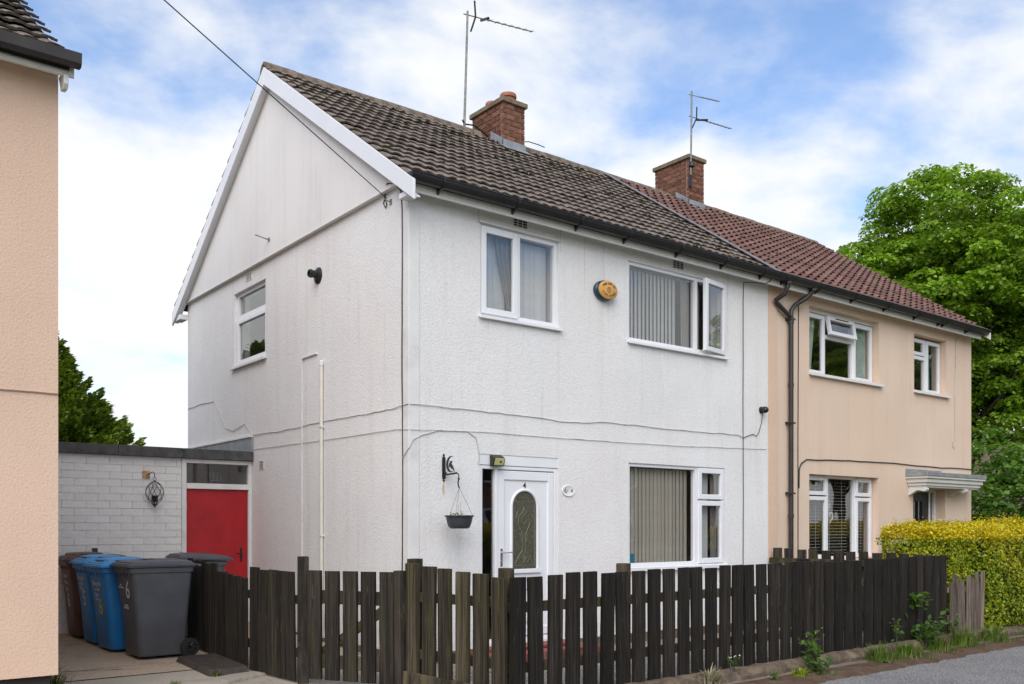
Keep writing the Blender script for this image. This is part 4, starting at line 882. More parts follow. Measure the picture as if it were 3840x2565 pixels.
# solar lamp over the side light
sl = thing('solar_wall_light', 'small black solar light on the header of the white door frame', 'light', (1.13, -.02, 2.2))
lb = MB(); lb.prism([(-.012, 2.285), (-.075, 2.25), (-.095, 2.235), (-.07, 2.155), (-.012, 2.15)], lambda u, v, w: (w, u, v), 1.052, 1.212); lb.build('case', M['plastic_black'], sl, bevel=.004)
MB().prism([(-.098, 2.236), (-.099, 2.230), (-.0745, 2.162), (-.071, 2.162)], lambda u, v, w: (w, u, v), 1.068, 1.198).build('diffuser', M['lamp_pane'], sl)
MB().lathe([(.014, 0), (.012, .008), (.002, .012)], (1.15, -.086, 2.20), 10, Matrix.Rotation(R(75), 3, 'X')).build('sensor', M['plastic_black'], sl)
# iron bracket with crescent and the hanging planter
BXc, BZ = .435, 2.11
br = thing('iron_bracket', 'black iron wall bracket with crescent moon and seated fairy above the hanging planter', 'bracket', (BXc, 0, BZ))
bb = MB(); bb.prism([(-.02, 1.99), (.02, 1.99), (.02, 2.215), (.012, 2.225), (-.012, 2.225), (-.02, 2.215)], lambda u, v, w: (BXc + u, w, v), -.012, -.002)
bb.prism([(0, 2.262), (.014, 2.245), (.006, 2.235), (.010, 2.224), (-.010, 2.224), (-.006, 2.235), (-.014, 2.245)], lambda u, v, w: (BXc + u, w, v), -.01, -.003)
bb.prism([(0, 1.952), (.014, 1.97), (.006, 1.98), (.010, 1.991), (-.010, 1.991), (-.006, 1.98), (-.014, 1.97)], lambda u, v, w: (BXc + u, w, v), -.01, -.003)
bb.build('back_plate', M['black_metal'], br)
def yz(u, v): return (BXc, -.010 - u, v)            # the bracket's own plane stands out from the wall
arm = MB(); arm.prism([(0, 2.02), (.24, 2.03), (.25, 2.05), (.06, 2.04), (.02, 2.07), (0, 2.16)], lambda u, v, w: (BXc + w, -.010 - u, v), -.005, .005)
arm.tube([yz(.24, 2.04), yz(.27, 2.03), yz(.285, 2.00), yz(.275, 1.975), yz(.262, 1.985)], .006, 6); arm.build('arm', M['black_metal'], br)
cr_ = []
for k in range(15):
    t = R(62 + 236 * k / 14); cr_.append((.135 + .088 * math.cos(t), 2.14 + .088 * math.sin(t)))
for k in range(15):
    t = R(288 - 216 * k / 14); cr_.append((.155 + .075 * math.cos(t), 2.14 + .079 * math.sin(t)))
MB().prism(cr_, lambda u, v, w: (BXc + w, -.010 - u, v), -.004, .004).build('crescent', M['black_metal'], br)
fg = MB(); fg.tube([yz(.115, 2.175), yz(.135, 2.14), yz(.15, 2.10), yz(.185, 2.085), yz(.20, 2.055)], [.006, .011, .012, .009, .004], 6); fg.lathe([(.002, -.012), (.012, 0), (.002, .012)], yz(.15, 2.165), 8); fg.tube([yz(.14, 2.145), yz(.165, 2.12), yz(.185, 2.10)], .004, 5)
fg.prism([(.135, 2.14), (.10, 2.155), (.095, 2.12), (.115, 2.10), (.13, 2.12)], lambda u, v, w: (BXc + w, -.010 - u, v), -.002, .002); fg.build('figure', M['black_metal'], br)
MB().prism([(0, 1.95), (.012, 1.93), (.015, 1.85), (.004, 1.80), (-.01, 1.83), (-.014, 1.92)], lambda u, v, w: (BXc + u, w, v), -.0022, -.0012).build('rust_run', simple('rust_stain', (.60, .44, .30), .9, .2, 30), br)
hb = thing('hanging_planter', 'dark grey plastic planter hanging on wires from the iron bracket', 'planter', (BXc + .08, -.285, 1.40))
hx_, hy_, hz0 = BXc + .012, -.285, 1.448
MB().lathe([(.09, 0), (.100, .004), (.115, .02), (.130, .06), (.142, .115), (.148, .128), (.160, .130), (.161, .140), (.140, .142), (.134, .11)], (hx_, hy_, hz0), 28).build('bowl', M['planter'], hb, smooth=True)
MB().lathe([(.001, .0), (.135, -.004)], (hx_, hy_, hz0 + .118), 20, cap=False).build('compost', M['soil'], hb)
wr = MB()
for k in range(3):
    a = R(100 + 120 * k); wr.tube([(hx_ + .15 * math.cos(a), hy_ + .15 * math.sin(a), hz0 + .135), (hx_, hy_, 1.885)], .0022, 4)
wr.build('hanger_wires', M['aluminium'], hb)
hk2 = MB(); hk2.tube([(hx_, hy_, 1.88), (hx_ - .004, hy_ + .012, 1.905), (hx_ - .002, hy_ + .022, 1.94), (hx_, hy_ + .012, 1.972), (hx_, hy_ - .004, 1.975)], .008, 8); hk2.build('hanger_hook', M['black_metal'], hb, smooth=True)

# ------------------------------------------------------------------ lantern on the outbuilding
ln = thing('candle_lantern', 'twisted wire candle lantern on a rusty plate on the white brick wall', 'lantern', (-1.365, AY, 1.72))
LYc = AY - .085; LXc = -1.365
MB().box(-1.50, -1.405, AY - .012, AY - .006, 2.105, 2.205).build('rusty_plate', M['rust'], ln)
MB().tube([(-1.45, AY - .012, 2.15), (-1.44, LYc + .04, 2.15), (-1.42, LYc + .01, 2.17), (-1.395, LYc, 2.19), (-1.372, LYc, 2.175), (-1.365, LYc, 2.14), (-1.365, LYc, 2.115), (-1.376, LYc, 2.118)], .0052, 6).build('hook', M['black_metal'], ln, smooth=True)
cg = MB(); cg.tube([(LXc + .022 * math.cos(t), LYc, 2.098 + .022 * math.sin(t)) for t in [2 * math.pi * k / 14 for k in range(14)]], .0035, 5, closed=True)
for s in (1, -1):
    for k in range(5):
        pts = []
        for i in range(17):
            f = i / 16; r = .115 * math.sin(math.pi * (f ** .85)) ** .8 if 0 < f < 1 else .003; a = 2 * math.pi * k / 5 + s * f * 1.5
            pts.append((LXc + r * math.cos(a), LYc + min(r * math.sin(a), .068), 2.072 - f * .335))
        cg.tube(pts, .0036, 5)
cg.lathe([(.003, -.012), (.012, 0), (.003, .012)], (LXc, LYc, 1.732), 8); cg.build('wire_cage', M['black_metal'], ln)
MB().lathe([(.030, 0), (.044, .085), (.040, .085), (.028, .01)], (LXc, LYc, 1.795), 16).build('candle_cup', M['black_metal'], ln, smooth=True)
for k in range(3): 
    a = 2.09 * k; MB().tube([(LXc + .028 * math.cos(a), LYc + .028 * math.sin(a), 1.797), (LXc, LYc, 1.735)], .003, 4).build('cup_stay', M['black_metal'], ln)
black_post_ = thing('black_post', 'short square black post top behind the blue bins', 'post', (-2.13, 4.05, .12))
MB().box(-2.16, -2.10, 4.02, 4.08, .12, 1.20).build('post', M['plastic_black'], black_post_, bevel=.004); MB().box(-2.23, -1.99, 3.99, 4.11, 1.03, 1.055).build('flange', M['plastic_black'], black_post_)

# ------------------------------------------------------------------ television aerials
def aerial(root, base, boom_pts, n_dir, refl, size=1.):
    a, b_ = Vector(boom_pts[0]), Vector(boom_pts[1]); d = (b_ - a).normalized(); side_ = Vector((0, 0, 1)).cross(d).normalized()
    side_ = (side_ * .94 + Vector((0, 0, .35))).normalized(); upv = d.cross(side_).normalized()
    MB().tube([a - d * .07, b_], .009 * size, 6).build('boom', M['aluminium'], root)
    el = MB()
    for k in range(n_dir):
        c = a.lerp(b_, .34 + .66 * k / (n_dir - 1)); h = .10 * size * (1 - .25 * k / n_dir)
        el.tube([c - side_ * h, c + side_ * h], .0045 * size, 5); el.lathe([(.012, 0), (.012, .016)], c, 6)
    tag(el.build('directors', M['aluminium'], root), kind='stuff')
    if refl:
        rf_ = MB(); c0 = a.lerp(b_, .12)
        for s in (1, -1):
            e = c0 - d * .05 + upv * s * .22 * size
            rf_.tube([c0, e], .014 * size, 6)
        rf_.build('reflector', M['plastic_black'], root)
        c1 = a.lerp(b_, .26); MB().tube([c1 - side_ * .15, c1 + side_ * .15], .022 * size, 8).build('dipole', M['plastic_black'], root)
a1 = thing('television_aerial', 'tall mast with a single yagi aerial behind the chimney with two pots', 'aerial', (3.17, 3.52, 7.6))
MB().tube([(3.17, 3.52, 7.62), (3.19, 3.51, 8.3), (3.225, 3.50, 9.56)], [.020, .019, .017], 8).build('mast', M['aluminium'], a1, smooth=True)
aerial(a1, None, ((3.225, 3.50, 9.50), (4.33, 3.26, 9.50)), 7, True)
MB().tube([(3.17, 3.52, 7.78), (3.35, 3.50, 7.80), (3.61, 3.5, 7.70)], .012, 6).tube([(3.1, 3.46, 7.80), (3.22, 3.56, 7.79)], .014, 6).build('bracket', M['black_metal'], a1)
cable('chimney_coax', [(4.05, 3.2, 7.62), (4.12, 3.08, 7.60), (4.25, 3.0, 7.56), (4.38, 3.0, 7.55)], .008, M['cable'], 'black coax curling off the foot of the chimney with two pots', step=.05)
a2 = thing('television_aerial', 'mast with two crossed yagi aerials strapped to the bare red chimney', 'aerial', (7.93, 3.05, 8.1))
MB().tube([(7.93, 3.04, 7.95), (7.955, 3.04, 9.50)], .017, 8).build('mast', M['aluminium'], a2, smooth=True)
aerial(a2, None, ((7.955, 3.04, 9.43), (8.55, 2.90, 9.43)), 9, False, .7); aerial(a2, None, ((7.955, 3.04, 9.03), (8.93, 2.93, 9.03)), 8, True, .85)
bx_ = MB(); bx_.lathe([(.02, .06), (.05, .03), (.058, -.03), (.02, -.06)], (7.945, 3.03, 8.14), 12); bx_.box(7.915, 7.975, 3.05, 3.085, 7.75, 7.95); bx_.build('amplifier', M['plastic_black'], a2, smooth=False)

# ================================================================== fences and gate
def pale_mesh(name, mat, seed):
    """a sawn board, unit size, a little worn at its top edge: x across, y through, z up"""
    r = random.Random(seed); b = MB(); n = 7; rings = []
    for k in range(n):
        f = k / (n - 1); dx = r.uniform(-.018, .018); sx = 1 + r.uniform(-.015, .015)
        z = f; rings.append([(-.5 * sx + dx, -.5, z), (.5 * sx + dx, -.5, z), (.5 * sx + dx, .5, z), (-.5 * sx + dx, .5, z)])
    rings.append([(-.485, -.40, 1.004), (.485, -.40, 1.004 + r.uniform(-.002, .002)), (.485, .40, 1.004), (-.485, .40, 1.003)])
    b.loft(rings); return b.mesh(name, mat)
PM = {k: [pale_mesh('pale', M[k], s) for s in range(5)] for k in ('timber', 'timber_front', 'timber_moss', 'timber_old')}
def pale(parent, x, y, ang, w_, h, z, mat, th=.024, lean=.6):
    o = link('pale', random.choice(PM[mat]), parent, (x, y, z), (R(random.uniform(-lean, lean)), R(random.uniform(-lean, lean)), ang), (w_, th, h)); return o
def bar(parent, name, a, b_, w_, h, mat, at=None):
    """a timber from a to b; w through, h high"""
    a, b_ = Vector(a), Vector(b_); d = b_ - a; L = d.length
    me = MB().box(0, L, -w_ / 2, w_ / 2, -h / 2, h / 2).mesh(name, M[mat])
    o = link(name, me, parent, a, d.to_track_quat('X', 'Z').to_euler()); bv_ = o.modifiers.new('bevel', 'BEVEL'); bv_.width = .004; return o
def post(parent, x, y, s, z0, z1, ang, mat):
    me = MB().box(-s / 2, s / 2, -s / 2, s / 2, 0, z1 - z0).mesh('post', M[mat]); o = link('post', me, parent, (x, y, z0), (R(random.uniform(-.5, .5)), R(random.uniform(-.5, .5)), ang))
    bv_ = o.modifiers.new('bevel', 'BEVEL'); bv_.width = .005; return o
# front run along the road
FA, FB = Vector((-.52, -2.415)), Vector((6.98, -2.255)); L = (FB - FA).length; u_ = (FB - FA) / L; nrm = Vector((-u_.y, u_.x)); ang = math.atan2(u_.y, u_.x)
ff = thing('front_fence', 'long dark stained picket fence along the road edge', 'fence', (3.2, -2.33, 0))
s = .07
while s < L - .02:
    p = FA + u_ * s; f = s / L
    pale(ff, p.x, p.y, ang, .145 + random.uniform(-.005, .005), 1.03 + .025 * f + random.uniform(-.014, .014), .03 - .0 * f, 'timber_front', .036, .75); s += .2085 + random.uniform(-.004, .004)
for z in (.30, .80):
    a = FA + u_ * .02 + nrm * .045; b_ = FB - u_ * .02 + nrm * .045; bar(ff, 'rail', (a.x, a.y, z), (b_.x, b_.y, z + .01), .055, .085, 'timber_moss')
for s, h in ((.06, 1.125), (1.46, 1.13), (4.35, 1.11), (6.4, 1.06)):
    p = FA + u_ * s + nrm * .14; post(ff, p.x, p.y, .10, -.05, h, ang, 'timber_moss' if s < 2 else 'timber_front')
# short return from the corner back to the gate
RA, RB = Vector((-.545, -2.36)), Vector((-.78, -1.26)); d_ = (RB - RA); L2 = d_.length; u2 = d_ / L2; n2 = Vector((u2.y, -u2.x)); ang2 = math.atan2(u2.y, u2.x)
rf2 = thing('return_fence', 'short mossy picket fence between the corner and the side gate', 'fence', (-.66, -1.8, 0))
for k in range(6):
    p = RA + u2 * (.05 + k * .205); pale(rf2, p.x, p.y, ang2, .15 + random.uniform(-.006, .006), 1.02 + .016 * k + random.uniform(-.008, .008), .03, 'timber_moss', .034, .5)
for z in (.33, .84):
    a = RA + n2 * .045; b_ = RB + n2 * .045; bar(rf2, 'rail', (a.x, a.y, z), (b_.x, b_.y, z), .05, .085, 'timber_moss')
bar(rf2, 'kick_board', (RA.x - .05, RA.y, .08), (RB.x - .05, RB.y, .12), .03, .12, 'timber_moss')
p = RB + n2 * .09; post(rf2, p.x, p.y, .105, -.05, 1.18, ang2, 'timber_moss'); post(rf2, RB.x - .055, RB.y + .045, .085, -.02, 1.075, ang2, 'timber')
# gate
GA, GB = Vector((-1.305, -.36)), Vector((-.845, -1.20)); dg = GB - GA; LG = dg.length; ug = dg / LG; ng = Vector((ug.y, -ug.x)); angg = math.atan2(ug.y, ug.x)
gt = thing('picket_gate', 'mossy wooden picket gate with a diagonal brace between two posts', 'gate', (-1.07, -.78, 0))
for k in range(5):
    p = GA + ug * (.075 + k * .195) + ng * .03; pale(gt, p.x, p.y, angg, .146, 1.005 + random.uniform(-.004, .004), .05, 'timber', .034, .3)
for z in (.215, .815): bar(gt, 'rail', (GA.x, GA.y, z), (GB.x, GB.y, z), .035, .125, 'timber_moss')
bar(gt, 'brace', (GA.x + .03, GA.y - .03, .24), (GB.x - .03, GB.y + .03, .78), .032, .085, 'timber_moss')
# side fence: boards, post, low boards, taller boards beside the bins
sf = thing('side_fence', 'dark close-boarded side fence running back from the gate to the bins', 'fence', (-1.45, .9, 0))
post(sf, -1.352, -.305, .098, -.02, 1.19, R(-20), 'timber'); 
def run(pa, pb, n, w_, h0, h1, mat, th=.022, jit=.012, gap=True):
    pa, pb = Vector(pa), Vector(pb); u = (pb - pa).normalized(); an = math.atan2(u.y, u.x)
    for k in range(n):
        f = (k + .5) / n; q = pa.lerp(pb, f); pale(sf, q.x, q.y, an, w_ + random.uniform(-.006, .006), h0 + (h1 - h0) * f - gz(0, q.y) * 0 + random.uniform(-jit, jit), gz(0, q.y) + .015, mat, th, .8)
run((-1.40, -.26), (-1.50, .60), 5, .165, 1.03, 1.02, 'timber')
run((-1.50, .66), (-1.50, 1.50), 6, .118, .905, .92, 'timber')
run((-1.50, 1.55), (-1.49, 2.45), 6, .142, 1.0, 1.0, 'timber')
for z in (.28, .78):
    bar(sf, 'rail', (-1.37, -.26, z), (-1.455, .6, z), .05, .08, 'timber'); bar(sf, 'rail', (-1.455, .6, z), (-1.455, 2.45, z + .03), .05, .08, 'timber')
for y in (.63, 1.53, 2.42): post(sf, -1.42, y, .08, 0, .98, 0, 'timber')
# fence between the two front gardens
dfc = thing('dividing_fence', 'dark picket fence with a face rail between the white and peach gardens', 'fence', (6.5, -1.2, 0))
KA, KB = Vector((6.17, -.06)), Vector((6.93, -2.16)); uk = (KB - KA).normalized(); Lk = (KB - KA).length; nk = Vector((uk.y, -uk.x)); angk = math.atan2(uk.y, uk.x)
for k in range(13):
    q = KA + uk * (.07 + k * .172); pale(dfc, q.x, q.y, angk, .128, 1.135 - .006 * k + random.uniform(-.01, .01), .02, 'timber', .024, .7)
for z in (.35, .98): 
    q0 = KA + nk * .04 - uk * .04; q1 = KB + nk * .04; bar(dfc, 'rail', (q0.x, q0.y, z), (q1.x, q1.y, z - .04), .04, .085, 'timber_moss')
q = KA + uk * .95 + nk * .03; post(dfc, q.x, q.y, .095, 0, 1.12, angk, 'timber')
# weathered end fence by the hedge
of = thing('weathered_fence', 'short silvered weathered board fence in front of the yellow hedge', 'fence', (7.45, -2.3, 0))
for k in range(9):
    x = 7.06 + k * .105; pale(of, x, -2.262 + random.uniform(-.012, .012), R(1), .085 + random.uniform(-.012, .014), .78 + random.uniform(-.10, .05), .02, 'timber_old', .02, 1.6)
bar(of, 'rail', (7.0, -2.22, .25), (7.98, -2.22, .25), .04, .07, 'timber_old'); bar(of, 'rail', (7.0, -2.22, .62), (7.98, -2.22, .60), .04, .07, 'timber_old')
# crumbling concrete edging below the fence
ed = MB(); r_ = random.Random(9); prev = None
for i in range(161):
    x = -.75 + 15.5 * i / 160; y0 = -2.44 + .022 * (x - 0) if x < 7 else -2.285; j = lambda a: r_.uniform(-a, a)
    ring_ = [(x, y0 + .03, -.12), (x, y0 + .03, .045 + j(.008)), (x, y0 - .05, .05 + j(.010)), (x, y0 - .115 + j(.012), .030 + j(.012)), (x, y0 - .145 + j(.016), -.02 + j(.01)), (x, y0 - .15 + j(.018), -.12)]
    if prev:
        for a, b_, c, d in zip(prev, prev[1:], ring_[1:], ring_): ed.face(a, b_, c, d)
    prev = ring_
edo = ed.build('kerb_edging', M['moss_brown'], smooth=True); tag(edo, kind='structure')
# threshold ramp / brown ribbed slab on the drive
rm = thing('ribbed_slab', 'brown ribbed rubber slab lying on the drive beside the dark fence', 'slab', (-1.73, 1.02, .03))
def gzl(y): return gz(0, y)
MB().loft([[(-1.95, .52, gzl(.52)), (-1.54, .52, gzl(.52)), (-1.54, 1.50, gzl(1.5)), (-1.95, 1.50, gzl(1.5))], [(-1.93, .55, gzl(.52) + .055), (-1.545, .55, gzl(.52) + .055), (-1.545, 1.47, gzl(1.5) + .055), (-1.93, 1.47, gzl(1.5) + .055)]]).build('base', M['mat_brown'], rm, bevel=.004)
for k in range(12):
    x = -1.905 + k * .0305; MB().loft([[(x, .58, gzl(.55) + .055), (x + .018, .58, gzl(.55) + .055), (x + .018, 1.44, gzl(1.45) + .055), (x, 1.44, gzl(1.45) + .055)], [(x + .003, .58, gzl(.55) + .064), (x + .015, .58, gzl(.55) + .064), (x + .015, 1.44, gzl(1.45) + .064), (x + .003, 1.44, gzl(1.45) + .064)]]).build('rib', M['mat_brown'], rm)
# low broken concrete lip in front of the side fence
lp = MB(); prev = None
for i in range(30):
    f = i / 29; x = -2.75 + 1.33 * f; y = -.02 + .42 * f ** 2; z = .0
    rg = [(x, y - .10, -.01), (x, y - .085 + r_.uniform(-.01, .01), .028 + r_.uniform(-.006, .006)), (x, y + .03, .034 + r_.uniform(-.004, .004)), (x, y + .30, .016)]
    if prev:
        for a, b_, c, d in zip(prev, prev[1:], rg[1:], rg): lp.face(a, b_, c, d)
    prev = rg
lpo = lp.build('drive_lip', M['drive_grey'], smooth=True); tag(lpo, kind='structure')

# ================================================================== wheelie bins
def rrect(hx, hy, r, z, n=5, cx=0.):
    pts = []
    for (sx, sy, a0) in ((1, 1, 0), (-1, 1, 90), (-1, -1, 180), (1, -1, 270)):
        for k in range(n + 1):
            a = R(a0 + 90 * k / n); pts.append((cx + sx * (hx - r) + r * math.cos(a), sy * (hy - r) + r * math.sin(a), z))
    return pts
def wheelie(name, label, loc, rotz, body, lid, lidkind, number, numcol, numz, numsize, text, lift_lid=0., group=None):
    t = thing(name, label, 'wheelie bin', (0, 0, 0), group)
    b = MB()
    b.loft([rrect(.245, .225, .06, .03), rrect(.262, .238, .065, .05), rrect(.285, .255, .06, .5, cx=-.008), rrect(.325, .278, .055, .925, cx=-.02), rrect(.345, .288, .05, .935, cx=-.025), rrect(.35, .292, .05, .985, cx=-.025), rrect(.335, .280, .045, .99, cx=-.025)])
    bo = b.build('body', M[body], t, smooth=True)
    tb = MB()                                      # stiffening teeth under the rim
    for yy in (-.20, -.10, .0, .10, .20): tb.prism([(yy - .035, .935), (yy + .035, .935), (yy, .885)], lambda u, v, w: (w, u, v), -.352, -.335)
    for xx in (-.12, .08):
        for s_ in (-1, 1): tb.box(xx, xx + .022, s_ * .272 - .008, s_ * .272 + .008, .86, .935)
    tag(tb.build('rim_teeth', M[body], t), kind='stuff')
    lb = MB(); c = -.03
    lb.loft([rrect(.375, .305, .05, .992, cx=c), rrect(.380, .310, .05, 1.012, cx=c), rrect(.362, .295, .05, 1.016, cx=c), rrect(.360, .293, .05, 1.030, cx=c), rrect(.338, .275, .06, 1.036, cx=c + .005), rrect(.333, .27, .06, 1.052, cx=c + .008), rrect(.25, .21, .06, 1.068, cx=c + .02), rrect(.05, .04, .03, 1.072, cx=c + .02)])
    lo = lb.build('lid', M[lid], t, smooth=True)
    if lidkind == 'hump':                          # raised twin hand-holds
        hb_ = MB(); hb_.loft([rrect(.20, .235, .05, 1.035, cx=-.13), rrect(.17, .225, .05, 1.088, cx=-.12), rrect(.10, .19, .05, 1.10, cx=-.10)]); hb_.build('hand_hold', M[lid], lo, smooth=True)
        MB().box(-.312, -.27, -.12, .12, 1.045, 1.075).box(-.21, -.08, -.236, -.2, 1.045, 1.078).build('hand_slot', M['plastic_black'], lo)
    else:
        MB().tube([(-.20, -.15, 1.055), (-.19, -.15, 1.078), (-.08, -.15, 1.078), (-.07, -.15, 1.058)], .006, 6).build('lid_handle', M['plastic_black'], lo)
        MB().loft([rrect(.20, .18, .05, 1.058, cx=.02), rrect(.185, .165, .05, 1.076, cx=.02)]).build('lid_ridge', M[lid], lo, smooth=True)
    MB().tube([(.365, -.24, 1.0), (.40, -.24, 1.0), (.405, -.22, 1.0), (.405, .22, 1.0), (.40, .24, 1.0), (.365, .24, 1.0)], .015, 8).tube([(.33, -.25, .995), (.33, .25, .995)], .018, 8).build('rear_handle', M[body], t, smooth=True)
    MB().tube([(.27, -.26, .10), (.27, .26, .10)], .011, 8).build('axle', M['plastic_black'], t)
    for s_ in (-1, 1):
        Mr = Matrix.Rotation(R(90), 3, 'X')
        w_ = MB().lathe([(.062, -.022), (.098, -.020), (.103, -.010), (.103, .010), (.098, .020), (.062, .022)], (.27, s_ * .272, .103), 28, Mr, cap=False).build('wheel', M['rubber'], t, smooth=True)
        rb_ = MB().lathe([(.062, -.012), (.062, .012), (.05, .014), (.02, .012), (.02, -.012), (.05, -.014)], (.27, s_ * .272, .103), 24, Mr, cap=True)
        for k in range(6):
            a = R(60 * k); rb_.tube([(.27 + .018 * math.cos(a), s_ * (.272 + .013), .103 + .018 * math.sin(a)), (.27 + .06 * math.cos(a), s_ * (.272 + .013), .103 + .06 * math.sin(a))], .006, 5)
        rb_.build('rim', M['plastic_black'], w_)
    def xface(z): return -(.293 + (.345 - .293) * (z - .5) / .425) - .0035 if z > .5 else -(.262 + .031 * (z - .05) / .45) - .0035
    tl = math.atan2(.052, .425)
    def put(nm, body_, size, mat, y, z, roll=0.):
        me = text_mesh(body_, size, M[mat], .0006, .0012 if size > .1 else 0.)
        e = (Matrix.Rotation(R(-90), 4, 'Z') @ Matrix.Rotation(R(90) + tl * .6, 4, 'X') @ Matrix.Rotation(roll, 4, 'Z')).to_euler()
        link(nm, me, bo, (xface(z) - .002, y, z), e)
    if number: put('number', number, numsize, numcol, -.09 if lidkind != 'hump' else -.02, numz)
    for (tx, sz, y, z, rl) in text: put('lettering', tx, sz, 'print_white', y, z, rl)
    t.location = loc; t.rotation_euler = (0, 0, rotz)
    if lift_lid:
        lo.location = (0, 0, lift_lid * .35); lo.rotation_euler = (0, -lift_lid, 0)
    return t
BX = -2.03
wheelie('wheelie_bin', 'dark grey wheelie bin with white 6 on its front standing nearest the drive slab', (BX + .02, 1.965, gz(0, 1.95)), R(2), 'bin_grey', 'bin_grey', 'flat', '6', 'print_white', .74, .27, [('HULL\nCITY COUNCIL', .028, .12, .78, 0), ('GENERAL\nWASTE ONLY', .026, .02, .56, 0)]).scale = (1, 1, .985)
wheelie('wheelie_bin', 'blue wheelie bin with yellow 6 beside the grey bin', (BX - .10, 2.60, gz(0, 2.6)), R(4), 'bin_blue', 'bin_bluelid', 'hump', '6', 'print_yellow', .52, .27, [('Recycle', .085, .02, .80, 0), ('for Hull', .05, .02, .73, 0), ('Paper\nCans', .05, .05, .64, 0)]).scale = (1, 1, .945)
wheelie('wheelie_bin', 'blue wheelie bin with white 5 beside the brown bin', (BX - .12, 3.20, gz(0, 3.2)), R(1), 'bin_blue', 'bin_bluelid', 'hump', '5', 'print_white', .56, .27, [('Recycle', .085, .02, .82, 0), ('for Hull', .05, .02, .75, 0), ('No', .10, .02, .69, 0)]).scale = (1, 1, .945)
wheelie('wheelie_bin', 'brown wheelie bin half hidden by the peach house corner', (BX - .16, 3.80, gz(0, 3.8)), R(-1), 'bin_brown', 'bin_brown', 'hump', '6', 'print_white', .48, .27, [('Garden', .08, .0, .80, 0), ('Waste', .08, .0, .72, 0), ('No', .09, .0, .63, 0)]).scale = (1, 1, .945)
wheelie('wheelie_bin', 'grey wheelie bin behind the dark fence in front of the red door', (-1.18, 3.20, gz(0, 3.2)), R(176), 'bin_grey', 'bin_grey', 'flat', '', 'print_white', .7, .2, [], R(3)).scale = (.95, .95, .95)

# ================================================================== plants
def leaf_mesh(name, P, Nn, size, aspect, col, mat, fold=.12):
    n = len(P); P = np.asarray(P, float); Nn = np.asarray(Nn, float); Nn /= np.linalg.norm(Nn, axis=1)[:, None] + 1e-9
    t = rng.normal(size=(n, 3)); t -= (t * Nn).sum(1)[:, None] * Nn; t /= np.linalg.norm(t, axis=1)[:, None] + 1e-9
    return leaf_mesh_dir(name, P, Nn, t, size, aspect, col, mat, fold)
def leaf_mesh_dir(name, P, Nn, t, size, aspect, col, mat, fold=.12):
    n = len(P); b = np.cross(Nn, t); s = np.asarray(size)[:, None] * np.ones((n, 1)); w_ = s * aspect
    V = np.empty((n, 4, 3)); V[:, 0] = P - t * s * .5; V[:, 1] = P + b * w_ * .5 + Nn * s * fold + t * s * .05; V[:, 2] = P + t * s * .5; V[:, 3] = P - b * w_ * .5 + Nn * s * fold + t * s * .05
    me = bpy.data.meshes.new(name); me.vertices.add(n * 4); me.vertices.foreach_set('co', V.ravel()); me.loops.add(n * 4); me.loops.foreach_set('vertex_index', np.arange(n * 4, dtype=np.int32))
    me.polygons.add(n); me.polygons.foreach_set('loop_start', np.arange(n, dtype=np.int32) * 4); me.update(calc_edges=True)
    ca = me.attributes.new('leafcol', 'FLOAT_COLOR', 'POINT'); cc = np.ones((n, 4, 4)); cc[:, :, :3] = np.asarray(col)[:, None, :]; ca.data.foreach_set('color', cc.ravel())
    me.materials.append(mat); return me
def mixcols(n, pal, wts, jit=.18):
    pal = np.array(pal); k = rng.choice(len(pal), n, p=np.array(wts) / sum(wts)); return pal[k] * (1 + rng.uniform(-jit, jit, (n, 1)))
def clump_leaves(centres, radii, per, flat=.6, up=.8):
    Ps, Ns, cid = [], [], []
    for i, (c, r) in enumerate(zip(centres, radii)):
        m = int(per * (r / .6) ** 2); d = rng.normal(size=(m, 3)); d /= np.linalg.norm(d, axis=1)[:, None]; d[:, 2] = np.where(d[:, 2] < -.25, -d[:, 2], d[:, 2])
        rad = r * rng.uniform(.55, 1.05, m) ** .6
        q = d * rad[:, None]; q[:, 2] *= flat
        Ps.append(c + q); nn = d * .7 + rng.normal(size=(m, 3)) * .45; nn[:, 2] += up; Ns.append(nn); cid.append(np.full(m, i))
    return np.concatenate(Ps), np.concatenate(Ns), np.concatenate(cid)
